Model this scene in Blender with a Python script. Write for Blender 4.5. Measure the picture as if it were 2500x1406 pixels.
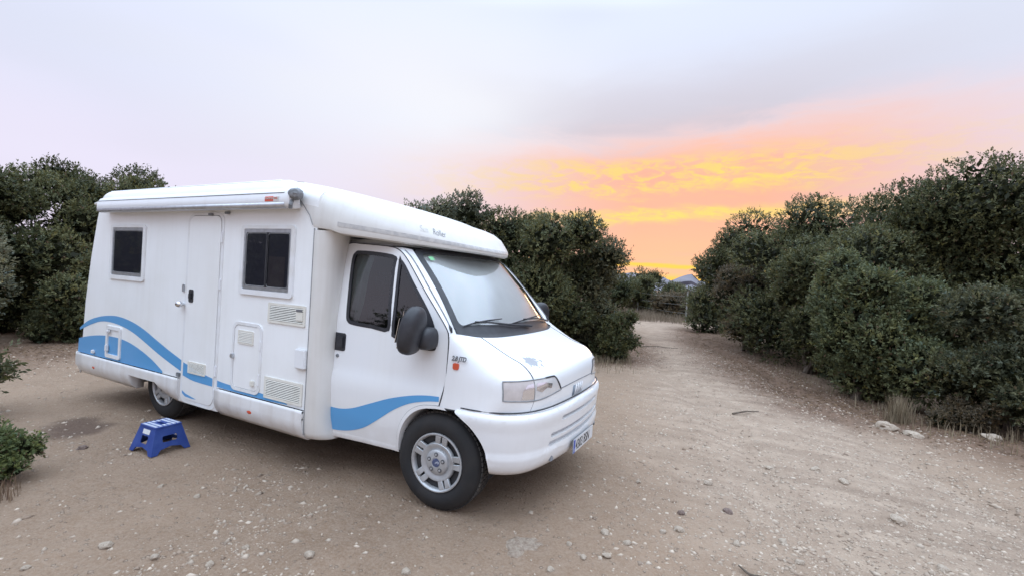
import bpy, bmesh, math, random
import numpy as np
from mathutils import Vector, Matrix, noise as mnoise
R = math.radians
for o in list(bpy.data.objects): bpy.data.objects.remove(o)
sc = bpy.context.scene
COL = sc.collection

# ------------------------------------------------------------------ camera
CAM = np.array([1.988, -3.853, 1.751])
YAW, PITCH, ROLL, FPX = R(116.759), R(-0.803), R(3.523), 1130.0
_d = np.array([math.cos(YAW)*math.cos(PITCH), math.sin(YAW)*math.cos(PITCH), math.sin(PITCH)])
_r = np.cross(_d, [0, 0, 1]); _r /= np.linalg.norm(_r); _u = np.cross(_r, _d)
_c, _s = math.cos(ROLL), math.sin(ROLL)
_right, _up = _c*_r + _s*_u, -_s*_r + _c*_u
cd = bpy.data.cameras.new('camera'); cam = bpy.data.objects.new('camera', cd); COL.objects.link(cam)
cam.matrix_world = Matrix(((_right[0], _up[0], -_d[0], CAM[0]), (_right[1], _up[1], -_d[1], CAM[1]),
                           (_right[2], _up[2], -_d[2], CAM[2]), (0, 0, 0, 1)))
cd.sensor_width = 36.0; cd.lens = FPX/2500*36; cd.clip_start = 0.05; cd.clip_end = 30000
sc.camera = cam
FW = np.array([math.cos(YAW), math.sin(YAW)]); RT = np.array([math.sin(YAW), -math.cos(YAW)])
def place(lat, dep):                       # ground point from metres to the right / ahead of where the photo was taken
    q = CAM[:2] + FW*dep + RT*lat
    return float(q[0]), float(q[1])

# ------------------------------------------------------------------ sky and light
SUNAZ = YAW - math.atan((1640-1250)/FPX)   # azimuth of the sunset, from +X towards +Y
SUNEL = R(3.0)
w = bpy.data.worlds.new('World'); sc.world = w; w.use_nodes = True
nt = w.node_tree; nt.nodes.clear()
def N(t, **k):
    n = nt.nodes.new(t)
    for a, b in k.items(): setattr(n, a, b)
    return n
def L(a, b): nt.links.new(a, b)
def M(op, a, b=None, c=None, clamp=False):
    n = N('ShaderNodeMath', operation=op, use_clamp=clamp)
    for i, v in enumerate((a, b, c)):
        if v is None: continue
        if isinstance(v, (int, float)): n.inputs[i].default_value = v
        else: L(v, n.inputs[i])
    return n.outputs[0]
def MIX(fac, a, b, mode='MIX'):
    n = N('ShaderNodeMix', data_type='RGBA', blend_type=mode, clamp_factor=True)
    for s, v in ((n.inputs['Factor'], fac), (n.inputs['A'], a), (n.inputs['B'], b)):
        if isinstance(v, (int, float)): s.default_value = v
        elif isinstance(v, tuple): s.default_value = (*v, 1)
        else: L(v, s)
    return n.outputs['Result']
def lin(r, g, b, k=1.0):
    f = lambda c: (c/255/12.92 if c/255 <= .04045 else ((c/255+.055)/1.055)**2.4)*k
    return (f(r), f(g), f(b))
def RAMP(x, stops, interp='LINEAR'):
    n = N('ShaderNodeValToRGB'); e = n.color_ramp; e.interpolation = interp
    while len(e.elements) > 1: e.elements.remove(e.elements[-1])
    e.elements[0].position = stops[0][0]; e.elements[0].color = (*stops[0][1], 1)
    for p, c in stops[1:]:
        q = e.elements.new(p); q.color = (*c, 1)
    L(x, n.inputs[0]); return n.outputs[0]
def SS(x, a, b):                            # smoothstep a..b
    n = N('ShaderNodeMapRange', interpolation_type='SMOOTHSTEP'); L(x, n.inputs['Value'])
    n.inputs['From Min'].default_value = a; n.inputs['From Max'].default_value = b
    return n.outputs['Result']
tc = N('ShaderNodeTexCoord'); rot = N('ShaderNodeVectorRotate', rotation_type='Z_AXIS')
L(tc.outputs['Generated'], rot.inputs['Vector']); rot.inputs['Angle'].default_value = -SUNAZ   # sunset along +X, +Y to its left
sep = N('ShaderNodeSeparateXYZ'); L(rot.outputs[0], sep.inputs[0])
AZ = M('MULTIPLY', M('ARCTAN2', sep.outputs[1], sep.outputs[0]), -180/math.pi)      # degrees, + to the right
EL = M('MULTIPLY', M('ARCSINE', sep.outputs[2]), 180/math.pi)
def NOISE(sx, sy, scale, detail, rough=.55, off=0.0, dist=0.0):
    cb = N('ShaderNodeCombineXYZ'); L(M('MULTIPLY', AZ, sx), cb.inputs[0]); L(M('MULTIPLY', EL, sy), cb.inputs[1]); cb.inputs[2].default_value = off
    n = N('ShaderNodeTexNoise'); L(cb.outputs[0], n.inputs['Vector'])
    n.inputs['Scale'].default_value = scale; n.inputs['Detail'].default_value = detail
    n.inputs['Roughness'].default_value = rough; n.inputs['Distortion'].default_value = dist
    return n.outputs['Fac']
nbig = NOISE(.03, .09, 1.0, 2, .5, 3.1)
nmid = NOISE(.07, .30, 1.0, 5, .62, 7.7, .6)
nfin = NOISE(.34, 1.05, 1.0, 6, .66, 1.3, .7)
ELW = M('ADD', M('SUBTRACT', EL, M('MULTIPLY', AZ, .06)), M('MULTIPLY', M('SUBTRACT', nmid, .5), 5.0))   # banks tilt up to the right and are ragged
# the veil of high cloud away from the sunset; unseen zenith brightened to light van and ground
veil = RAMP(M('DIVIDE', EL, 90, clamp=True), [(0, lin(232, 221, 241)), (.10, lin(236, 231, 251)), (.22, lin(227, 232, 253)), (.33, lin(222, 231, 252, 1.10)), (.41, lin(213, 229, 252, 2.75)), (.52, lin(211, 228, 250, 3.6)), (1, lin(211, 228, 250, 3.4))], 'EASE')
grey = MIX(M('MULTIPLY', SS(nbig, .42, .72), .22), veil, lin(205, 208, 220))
# the grey bank over the glow
AZN = M('ADD', AZ, M('ADD', M('MULTIPLY', M('SUBTRACT', nbig, .5), 34), M('MULTIPLY', EL, .5)))
white = M('MULTIPLY', M('SUBTRACT', 1, SS(M('ABSOLUTE', M('DIVIDE', M('SUBTRACT', AZN, -20), 36)), 0, 1)), M('SUBTRACT', 1, SS(M('ABSOLUTE', M('DIVIDE', M('SUBTRACT', EL, 20), 16)), 0, 1)))
grey = MIX(M('MULTIPLY', white, .8), grey, lin(248, 249, 254))
bank = M('MULTIPLY', M('MULTIPLY', SS(ELW, 17.0, 19.5), M('SUBTRACT', 1, SS(ELW, 19.5, 27))), M('MULTIPLY', SS(AZN, -22, 4), M('SUBTRACT', 1, SS(AZ, 4, 34))))
haze_r = M('MULTIPLY', SS(ELW, 14, 22), M('MULTIPLY', SS(AZN, -22, 26), M('SUBTRACT', 1, SS(EL, 20, 36))))
col = MIX(M('MULTIPLY', haze_r, .40), grey, lin(215, 219, 231))
col = MIX(M('MULTIPLY', bank, M('ADD', .22, M('MULTIPLY', nmid, .5))), col, lin(203, 189, 196))
# the glow: peach sheet, yellow banks
azw = M('POWER', 2.71828, M('MULTIPLY', -1, M('POWER', M('ABSOLUTE', M('DIVIDE', M('SUBTRACT', AZ, 2), 26)), 2.2)))
glow = M('MULTIPLY', azw, M('SUBTRACT', 1, SS(ELW, 15.0, 20.5)))
sheet = RAMP(M('DIVIDE', ELW, 22, clamp=True), [(0, lin(254, 190, 140)), (.08, lin(254, 194, 158)), (.35, lin(250, 187, 160)), (.55, lin(249, 185, 162)), (.75, lin(253, 197, 178)), (1, lin(238, 192, 188))], 'EASE')
sheet = MIX(M('MULTIPLY', SS(nmid, .5, .75), .5), sheet, lin(230, 184, 178))
col = MIX(M('MULTIPLY', glow, 1.05, clamp=True), col, sheet)
def band(centre, width, sharp=1.0):
    x = M('ABSOLUTE', M('DIVIDE', M('SUBTRACT', ELW, centre), width))
    return M('SUBTRACT', 1, SS(x, .15, sharp))
yb = M('MAXIMUM', M('MULTIPLY', band(13.2, 3.3), M('ADD', M('MULTIPLY', SS(nfin, .40, .62), .85), M('MULTIPLY', SS(nmid, .42, .6), .25))), M('MULTIPLY', band(8.4, 1.3), M('ADD', .35, M('MULTIPLY', SS(nfin, .36, .60), .65))))
ELH = M('ADD', EL, M('MULTIPLY', M('SUBTRACT', nfin, .5), .5))
hor = M('MAXIMUM', M('SUBTRACT', 1, SS(M('ABSOLUTE', M('SUBTRACT', ELH, 2.9)), .08, .4)), M('SUBTRACT', 1, SS(ELH, 1.3, 2.2)))
azn = M('POWER', 2.71828, M('MULTIPLY', -1, M('POWER', M('ABSOLUTE', M('DIVIDE', M('SUBTRACT', AZ, -1), 22)), 2.6)))
col = MIX(M('MULTIPLY', M('MULTIPLY', yb, azn), .95, clamp=True), col, lin(255, 225, 122))
col = MIX(M('MULTIPLY', M('MULTIPLY', hor, azn), .9, clamp=True), col, lin(255, 212, 84))
sky = N('ShaderNodeTexSky', sky_type='NISHITA'); sky.sun_disc = False; sky.sun_elevation = SUNEL
sky.sun_rotation = math.pi/2 - SUNAZ; sky.altitude = 0; sky.air_density = 1.0; sky.dust_density = 2.0
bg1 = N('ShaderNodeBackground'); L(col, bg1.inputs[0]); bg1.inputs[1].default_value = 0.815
bg2 = N('ShaderNodeBackground'); L(sky.outputs[0], bg2.inputs[0]); bg2.inputs[1].default_value = 0.003
add = N('ShaderNodeAddShader'); L(bg1.outputs[0], add.inputs[0]); L(bg2.outputs[0], add.inputs[1])
wo = N('ShaderNodeOutputWorld'); L(add.outputs[0], wo.inputs[0])

sd = bpy.data.lights.new('sun', 'SUN'); sun = bpy.data.objects.new('sun', sd); COL.objects.link(sun)
sd.energy = 0.3; sd.angle = R(14); sd.color = (1.0, .62, .38)
sdir = Vector((math.cos(SUNAZ)*math.cos(R(6)), math.sin(SUNAZ)*math.cos(R(6)), math.sin(R(6))))
sun.rotation_euler = sdir.to_track_quat('Z', 'Y').to_euler()
vs = sc.view_settings; vs.view_transform = 'Standard'; vs.look = 'None'; vs.exposure = 0.30; vs.gamma = 1.0; vs.use_curve_mapping = False
sc.cycles.max_bounces = 6; sc.cycles.diffuse_bounces = 3; sc.cycles.transparent_max_bounces = 12
sc.cycles.use_denoising = True

# ------------------------------------------------------------------ materials
MATS = {}
def mat(name, base=(.8, .8, .8), rough=.5, metal=0, spec=.5, coat=0, noise=None, bump=None, dirt=None, trans=0, grime=0):
    if name in MATS: return MATS[name]
    m = bpy.data.materials.new(name); m.use_nodes = True; t = m.node_tree; b = t.nodes['Principled BSDF']
    b.inputs['Base Color'].default_value = (*base, 1); b.inputs['Roughness'].default_value = rough
    b.inputs['Metallic'].default_value = metal; b.inputs['Specular IOR Level'].default_value = spec
    b.inputs['Coat Weight'].default_value = coat; b.inputs['Coat Roughness'].default_value = .08
    b.inputs['Transmission Weight'].default_value = trans
    co = t.nodes.new('ShaderNodeTexCoord')
    src = None
    if noise:
        sca, c2, lo, hi = noise
        n = t.nodes.new('ShaderNodeTexNoise'); n.inputs['Scale'].default_value = sca; n.inputs['Detail'].default_value = 6
        t.links.new(co.outputs['Object'], n.inputs['Vector'])
        r = t.nodes.new('ShaderNodeMapRange'); r.inputs['From Min'].default_value = lo; r.inputs['From Max'].default_value = hi
        t.links.new(n.outputs['Fac'], r.inputs['Value'])
        mx = t.nodes.new('ShaderNodeMix'); mx.data_type = 'RGBA'; t.links.new(r.outputs[0], mx.inputs['Factor'])
        mx.inputs['A'].default_value = (*base, 1); mx.inputs['B'].default_value = (*c2, 1)
        src = mx.outputs['Result']
    if dirt:                                  # streaks that run down the panel
        mp = t.nodes.new('ShaderNodeMapping'); mp.inputs['Scale'].default_value = (14, 14, .9)
        t.links.new(co.outputs['Object'], mp.inputs['Vector'])
        n = t.nodes.new('ShaderNodeTexNoise'); n.inputs['Scale'].default_value = 1; n.inputs['Detail'].default_value = 5
        t.links.new(mp.outputs[0], n.inputs['Vector'])
        r = t.nodes.new('ShaderNodeMapRange'); r.inputs['From Min'].default_value = .5; r.inputs['From Max'].default_value = .85; r.inputs['To Max'].default_value = dirt[1]
        t.links.new(n.outputs['Fac'], r.inputs['Value'])
        mx = t.nodes.new('ShaderNodeMix'); mx.data_type = 'RGBA'; t.links.new(r.outputs[0], mx.inputs['Factor'])
        if src: t.links.new(src, mx.inputs['A'])
        else: mx.inputs['A'].default_value = (*base, 1)
        mx.inputs['B'].default_value = (*dirt[0], 1); src = mx.outputs['Result']
    if grime:                                 # road dust thrown up over the lowest part
        sx = t.nodes.new('ShaderNodeSeparateXYZ'); t.links.new(co.outputs['Object'], sx.inputs[0])
        r = t.nodes.new('ShaderNodeMapRange'); r.interpolation_type = 'SMOOTHSTEP'; r.inputs['From Min'].default_value = .78; r.inputs['From Max'].default_value = .32; r.inputs['To Max'].default_value = grime
        t.links.new(sx.outputs[2], r.inputs['Value'])
        n = t.nodes.new('ShaderNodeTexNoise'); n.inputs['Scale'].default_value = 7; n.inputs['Detail'].default_value = 7; t.links.new(co.outputs['Object'], n.inputs['Vector'])
        q = t.nodes.new('ShaderNodeMath'); q.operation = 'MULTIPLY'; t.links.new(r.outputs[0], q.inputs[0]); t.links.new(n.outputs['Fac'], q.inputs[1])
        mx = t.nodes.new('ShaderNodeMix'); mx.data_type = 'RGBA'; t.links.new(q.outputs[0], mx.inputs['Factor'])
        if src: t.links.new(src, mx.inputs['A'])
        else: mx.inputs['A'].default_value = (*base, 1)
        mx.inputs['B'].default_value = (.38, .30, .23, 1); src = mx.outputs['Result']
    if src: t.links.new(src, b.inputs['Base Color'])
    if bump:
        n = t.nodes.new('ShaderNodeTexNoise'); n.inputs['Scale'].default_value = bump[0]; n.inputs['Detail'].default_value = 4
        t.links.new(co.outputs['Object'], n.inputs['Vector'])
        bp = t.nodes.new('ShaderNodeBump'); bp.inputs['Strength'].default_value = bump[1]; bp.inputs['Distance'].default_value = bump[2]
        t.links.new(n.outputs['Fac'], bp.inputs['Height']); t.links.new(bp.outputs[0], b.inputs['Normal'])
    MATS[name] = m; return m
DIRT = (.42, .36, .29)
mat('cab_paint', (.795, .805, .815), .34, coat=.3, noise=(2.2, (.81, .81, .80), .35, .8), dirt=(DIRT, .07), bump=(1.6, .05, .02), grime=.45)
mat('body_panel', (.87, .88, .88), .42, coat=.2, noise=(1.7, (.80, .80, .78), .4, .8), dirt=(DIRT, .08), bump=(2.0, .06, .02), grime=.3)
mat('gel_coat', (.70, .685, .655), .42, coat=.12, noise=(2.6, (.61, .59, .545), .42, .85), dirt=(DIRT, .28), bump=(3, .05, .02))
mat('skirt', (.82, .83, .84), .36, coat=.3, noise=(3, (.74, .72, .68), .45, .8), dirt=(DIRT, .30), grime=.6)
mat('white_plastic', (.78, .79, .80), .45, noise=(8, (.70, .69, .66), .4, .8))
mat('cream_plastic', (.76, .74, .67), .5, noise=(9, (.66, .63, .54), .4, .8))
mat('alu_white', (.80, .81, .83), .3, coat=.3, dirt=(DIRT, .12))
mat('alu', (.55, .57, .60), .35, metal=.8, noise=(20, (.45, .46, .48), .4, .7))
mat('grey_mech', (.16, .17, .18), .5, noise=(30, (.30, .31, .33), .45, .7), bump=(40, .3, .01))
mat('blue_vinyl', (.095, .33, .62), .38, coat=.2, noise=(3, (.10, .33, .63), .4, .7))
mat('grey_vinyl', (.17, .22, .28), .4, noise=(12, (.24, .28, .33), .4, .7))
mat('faded_vinyl', (.42, .41, .40), .5, noise=(25, (.54, .52, .49), .4, .65))
mat('seam', (.05, .05, .055), .8)
mat('grey_seam', (.20, .21, .22), .7, noise=(10, (.3, .3, .3), .4, .7))
mat('black_plastic', (.022, .023, .028), .45, noise=(14, (.035, .036, .042), .4, .7), bump=(160, .25, .002))
mat('rubber', (.015, .015, .016), .78, noise=(7, (.026, .023, .022), .42, .75), bump=(60, .3, .004))
mat('tread_rubber', (.03, .029, .028), .85, noise=(9, (.10, .09, .08), .4, .8), bump=(50, .5, .006))
mat('hub_silver', (.48, .49, .50), .40, metal=.4, noise=(12, (.36, .355, .35), .4, .75))
mat('hub_dark', (.03, .03, .032), .7)
mat('dark_inside', (.012, .013, .016), .9)
mat('blind', (.30, .29, .29), .8, noise=(6, (.26, .25, .25), .4, .7))
mat('orange_lamp', (.62, .09, .04), .25, coat=.6)
mat('red_sticker', (.60, .08, .04), .5)
mat('grey_sticker', (.62, .60, .57), .5)
mat('lens', (.58, .57, .56), .14, coat=.6, noise=(16, (.66, .65, .64), .4, .7))
mat('indicator_lens', (.52, .475, .455), .16, coat=.6, noise=(16, (.60, .55, .53), .4, .7))
mat('reflector', (.85, .86, .90), .12, metal=.9)
mat('plate_white', (.62, .63, .64), .35, noise=(20, (.7, .7, .7), .4, .7))
mat('plate_blue', (.03, .08, .40), .4)
mat('ink', (.02, .02, .022), .5)
mat('grey_ink', (.16, .16, .17), .5)
mat('faded_ink', (.66, .64, .60), .5)
mat('chrome', (.72, .73, .75), .15, metal=1.0)
mat('stool_blue', (.018, .050, .23), .5, noise=(12, (.035, .075, .27), .4, .7), bump=(90, .15, .003))
mat('stool_grip', (.50, .54, .62), .6, noise=(30, (.38, .42, .52), .4, .7))
mat('seat_cloth', (.045, .06, .10), .9, noise=(60, (.07, .09, .14), .4, .6))
mat('curtain', (.42, .50, .44), .85, noise=(8, (.34, .42, .37), .4, .7))
mat('silver_screen', (.96, .95, .92), .38, metal=.2, noise=(5, (.90, .89, .87), .4, .7), bump=(5, .12, .02))
mat('green_sticker', (.25, .62, .32), .5)
mat('post_metal', (.30, .32, .30), .5, metal=.4, noise=(20, (.22, .2, .18), .4, .7))
mat('dash', (.06, .065, .07), .7, noise=(30, (.08, .085, .09), .4, .7))

def glass(name, tint, spec_mix):
    m = bpy.data.materials.new(name); m.use_nodes = True; t = m.node_tree; t.nodes.clear()
    tr = t.nodes.new('ShaderNodeBsdfTransparent'); tr.inputs[0].default_value = (*tint, 1)
    gl = t.nodes.new('ShaderNodeBsdfGlossy'); gl.inputs['Roughness'].default_value = .02; gl.inputs[0].default_value = (1, 1, 1, 1)
    fr = t.nodes.new('ShaderNodeFresnel'); fr.inputs[0].default_value = spec_mix
    no = t.nodes.new('ShaderNodeTexNoise'); no.inputs['Scale'].default_value = 3; co = t.nodes.new('ShaderNodeTexCoord')
    t.links.new(co.outputs['Object'], no.inputs['Vector'])
    bp = t.nodes.new('ShaderNodeBump'); bp.inputs['Strength'].default_value = .04; bp.inputs['Distance'].default_value = .01
    t.links.new(no.outputs['Fac'], bp.inputs['Height']); t.links.new(bp.outputs[0], gl.inputs['Normal'])
    mx = t.nodes.new('ShaderNodeMixShader'); t.links.new(fr.outputs[0], mx.inputs[0]); t.links.new(tr.outputs[0], mx.inputs[1]); t.links.new(gl.outputs[0], mx.inputs[2])
    ou = t.nodes.new('ShaderNodeOutputMaterial'); t.links.new(mx.outputs[0], ou.inputs[0])
    MATS[name] = m
glass('cab_glass', (.40, .44, .46), 1.75)
glass('screen_glass', (.90, .92, .93), 2.2)
glass('acrylic', (.50, .50, .54), 1.45)
mat('window_dark', (.19, .205, .235), .8)
mat('slot_shade', (.56, .57, .58), .5)  # bumper slot backing: body white greyed to paint in the recess shade

# paint of the bonnet: a worn patch where the lacquer has come off
def bonnet_paint():
    m = MATS['cab_paint'].copy(); m.name = 'bonnet_paint'; t = m.node_tree; b = t.nodes['Principled BSDF']
    src = b.inputs['Base Color'].links[0].from_socket
    co = t.nodes.new('ShaderNodeTexCoord'); mp = t.nodes.new('ShaderNodeMapping')
    mp.inputs['Location'].default_value = (-.555, .60, 0); mp.vector_type = 'POINT'
    t.links.new(co.outputs['Object'], mp.inputs['Vector'])
    mp2 = t.nodes.new('ShaderNodeMapping'); mp2.inputs['Rotation'].default_value = (0, 0, R(20)); mp2.inputs['Scale'].default_value = (13, 7.5, 0)
    t.links.new(mp.outputs[0], mp2.inputs['Vector'])
    ln = t.nodes.new('ShaderNodeVectorMath'); ln.operation = 'LENGTH'; t.links.new(mp2.outputs[0], ln.inputs[0])
    n = t.nodes.new('ShaderNodeTexNoise'); n.inputs['Scale'].default_value = 17; n.inputs['Detail'].default_value = 5; n.inputs['Roughness'].default_value = .65
    t.links.new(co.outputs['Object'], n.inputs['Vector'])
    a = t.nodes.new('ShaderNodeMath'); a.operation = 'MULTIPLY_ADD'; t.links.new(n.outputs['Fac'], a.inputs[0]); a.inputs[1].default_value = -3.4; a.inputs[2].default_value = 1.7
    s = t.nodes.new('ShaderNodeMath'); s.operation = 'ADD'; t.links.new(ln.outputs['Value'], s.inputs[0]); t.links.new(a.outputs[0], s.inputs[1])
    k = t.nodes.new('ShaderNodeMath'); k.operation = 'LESS_THAN'; t.links.new(s.outputs[0], k.inputs[0]); k.inputs[1].default_value = .72
    mx = t.nodes.new('ShaderNodeMix'); mx.data_type = 'RGBA'; t.links.new(k.outputs[0], mx.inputs['Factor']); t.links.new(src, mx.inputs['A'])
    mx.inputs['B'].default_value = (.30, .31, .33, 1); t.links.new(mx.outputs['Result'], b.inputs['Base Color'])
    MATS['bonnet_paint'] = m
bonnet_paint()

# ------------------------------------------------------------------ helpers
def link(o, parent=None):
    COL.objects.link(o)
    if parent is not None: o.parent = parent
    return o
def tag(o, label=None, cat=None, group=None, kind=None):
    for k, v in (('label', label), ('category', cat), ('group', group), ('kind', kind)):
        if v: o[k] = v
    return o
def empty(name, loc=(0, 0, 0), rz=0):
    o = bpy.data.objects.new(name, None); o.location = loc; o.rotation_euler = (0, 0, rz); return link(o)
def from_bm(name, bm, m, parent=None, smooth=True, angle=35):
    me = bpy.data.meshes.new(name); bm.to_mesh(me); bm.free()
    me.materials.append(MATS[m] if isinstance(m, str) else m)
    if smooth:
        me.polygons.foreach_set('use_smooth', [True]*len(me.polygons)); me.set_sharp_from_angle(angle=R(angle))
    return link(bpy.data.objects.new(name, me), parent)
def grid(name, pts, m, parent=None, flip=False, closed=False, thick=0, mirror=False, angle=40):
    """pts: array (a, b, 3); faces between neighbours"""
    P = np.asarray(pts, float); bm = bmesh.new()
    def put(P, flip):
        a, b, _ = P.shape
        V = [[bm.verts.new(P[i, j]) for j in range(b)] for i in range(a)]
        for i in range(a-1):
            for j in range(b if closed else b-1):
                k = (j+1) % b
                f = [V[i][j], V[i+1][j], V[i+1][k], V[i][k]]
                if flip: f.reverse()
                try: bm.faces.new(f)
                except ValueError: pass
    put(P, flip)
    if mirror: put(P*np.array([1, -1, 1]), not flip)
    bmesh.ops.remove_doubles(bm, verts=bm.verts, dist=1e-5)
    o = from_bm(name, bm, m, parent, angle=angle)
    if thick:
        md = o.modifiers.new('solid', 'SOLIDIFY'); md.thickness = thick; md.offset = -1
    return o
def box(bm, c, s, rot=None):
    v = []
    for z in (-.5, .5):
        for x, y in ((-.5, -.5), (.5, -.5), (.5, .5), (-.5, .5)):
            p = Vector((x*s[0], y*s[1], z*s[2]))
            if rot is not None: p = rot @ p
            v.append(bm.verts.new(p+Vector(c)))
    for f in ((3, 2, 1, 0), (4, 5, 6, 7), (0, 1, 5, 4), (1, 2, 6, 5), (2, 3, 7, 6), (3, 0, 4, 7)): bm.faces.new([v[i] for i in f])
def box_obj(name, c, s, m, parent=None, bev=0.004, rot=None):
    bm = bmesh.new(); box(bm, c, s, rot)
    if bev: bmesh.ops.bevel(bm, geom=list(bm.edges), offset=bev, segments=2, affect='EDGES', clamp_overlap=True)
    return from_bm(name, bm, m, parent)
def tube(bm, pts, r, n=6, cap=True):
    pts = [Vector(p) for p in pts]; rs = r if isinstance(r, (list, tuple, np.ndarray)) else [r]*len(pts); rings = []
    prev = None
    for i, p in enumerate(pts):
        t = (pts[min(i+1, len(pts)-1)]-pts[max(i-1, 0)]).normalized()
        if prev is None: a = t.orthogonal().normalized()
        else: a = (prev - t*prev.dot(t)).normalized()
        prev = a; b = t.cross(a)
        rings.append([bm.verts.new(p+(a*math.cos(q)+b*math.sin(q))*rs[i]) for q in (2*math.pi*k/n for k in range(n))])
    for A, B in zip(rings, rings[1:]):
        for k in range(n): bm.faces.new((A[k], A[(k+1) % n], B[(k+1) % n], B[k]))
    if cap:
        bm.faces.new(list(reversed(rings[0]))); bm.faces.new(rings[-1])
def tube_obj(name, pts, r, m, parent=None, n=6):
    bm = bmesh.new(); tube(bm, pts, r, n); return from_bm(name, bm, m, parent)
def lathe(name, prof, m, parent=None, n=48, axis='Y', flip=False):
    """prof: (radius, offset along axis)"""
    P = np.zeros((len(prof), n, 3))
    for i, (r, h) in enumerate(prof):
        for k in range(n):
            q = 2*math.pi*k/n
            P[i, k] = (r*math.cos(q), h, r*math.sin(q)) if axis == 'Y' else (r*math.cos(q), r*math.sin(q), h)
    return grid(name, P, m, parent, closed=True, flip=flip)
def rrect(x0, z0, x1, z1, r, n=6):
    out = []
    for cx, cz, a in ((x1-r, z1-r, 0), (x0+r, z1-r, 90), (x0+r, z0+r, 180), (x1-r, z0+r, 270)):
        for k in range(n+1):
            q = R(a+90*k/n); out.append((cx+r*math.cos(q), cz+r*math.sin(q)))
    return out
def cr(p0, p1, p2, p3, t):
    return .5*((2*p1)+(-p0+p2)*t+(2*p0-5*p1+4*p2-p3)*t*t+(-p0+3*p1-3*p2+p3)*t**3)
def spline(pts, n, closed=False):
    P = np.asarray(pts, float); m = len(P); out = []
    segs = m if closed else m-1
    for i in range(segs):
        g = (lambda k: P[k % m]) if closed else (lambda k: P[k] if 0 <= k < m else (2*P[0]-P[1] if k < 0 else 2*P[-1]-P[-2]))
        for k in range(n): out.append(cr(g(i-1), g(i), g(i+1), g(i+2), k/n))
    if not closed: out.append(P[-1])
    return np.array(out)
def trim(name, poly, func, m, parent=None, holes=(), step=(.08, .08), thick=0.0, out=None, mirror=False, angle=40, smooth=True):
    """a panel: an outline in a 2-D chart, cut into a fine grid and laid on the surface func(a, b)"""
    def build(bm, sgn):
        edges = []
        for lp in [poly, *holes]:
            vs_ = [bm.verts.new((p[0], p[1], 0)) for p in lp]
            edges += [bm.edges.new((vs_[i], vs_[(i+1) % len(vs_)])) for i in range(len(vs_))]
        bmesh.ops.triangle_fill(bm, edges=edges, use_beauty=True, normal=(0, 0, 1))
    bm = bmesh.new(); build(bm, 1)
    A = np.array([p[:2] for p in poly], float); lo, hi = A.min(0), A.max(0)
    for ax in (0, 1):
        k = math.floor(lo[ax]/step[ax])*step[ax]
        while k < hi[ax]:
            if k > lo[ax]+1e-4:
                no = [0, 0, 0]; no[ax] = 1; co = [0, 0, 0]; co[ax] = k
                bmesh.ops.bisect_plane(bm, geom=list(bm.verts)+list(bm.edges)+list(bm.faces), dist=1e-5, plane_co=co, plane_no=no)
            k += step[ax]
    for v in bm.verts: v.co = Vector(func(v.co.x, v.co.y))
    bm.normal_update()
    n = Vector((0, 0, 0))
    for f in bm.faces: n += f.normal*f.calc_area()
    if out is not None and n.dot(Vector(out)) < 0: bmesh.ops.reverse_faces(bm, faces=list(bm.faces))
    if mirror:
        g = bmesh.ops.duplicate(bm, geom=list(bm.verts)+list(bm.edges)+list(bm.faces))['geom']
        for e in g:
            if isinstance(e, bmesh.types.BMVert): e.co.y *= -1
        bmesh.ops.reverse_faces(bm, faces=[e for e in g if isinstance(e, bmesh.types.BMFace)])
    if thick:                                  # turned-in edge with its own vertices, so the face keeps its shading
        bm.normal_update(); bm.faces.ensure_lookup_table()
        rim = [(e.verts[0], e.verts[1], e.link_faces[0]) for e in bm.edges if len(e.link_faces) == 1]
        for a, b, f in rim:
            lp = [l for l in f.loops if l.edge in (set(a.link_edges) & set(b.link_edges))][0]
            p, q = lp.vert, lp.link_loop_next.vert
            v = [bm.verts.new(k) for k in (p.co, p.co-p.normal*thick, q.co-q.normal*thick, q.co)]
            bm.faces.new(v)
    o = from_bm(name, bm, m, parent, smooth=smooth, angle=angle)
    return o
def text_obj(name, body, size, m, parent, mw, extr=.0015, shear=0, sx=1.0, align='LEFT', bold=0.0):
    c = bpy.data.curves.new(name, 'FONT'); c.body = body; c.size = size; c.extrude = extr; c.shear = shear; c.align_x = align; c.offset = bold
    o = bpy.data.objects.new(name, c); COL.objects.link(o)
    bpy.context.view_layer.update()
    me = bpy.data.meshes.new_from_object(o); COL.objects.unlink(o); bpy.data.objects.remove(o)
    me.name = name; me.materials.clear(); me.materials.append(MATS[m])
    me.transform(Matrix.Diagonal((sx, 1, 1, 1))); me.transform(mw)
    return link(bpy.data.objects.new(name, me), parent)
def frame_side(x, y, z, tilt=0.0, roll=0.0):      # text plane on the right-hand side of the van: reads along +X, faces -Y
    return Matrix.Translation((x, y, z)) @ Matrix.Rotation(roll, 4, 'Y') @ Matrix.Rotation(R(90)+tilt, 4, 'X')

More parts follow.
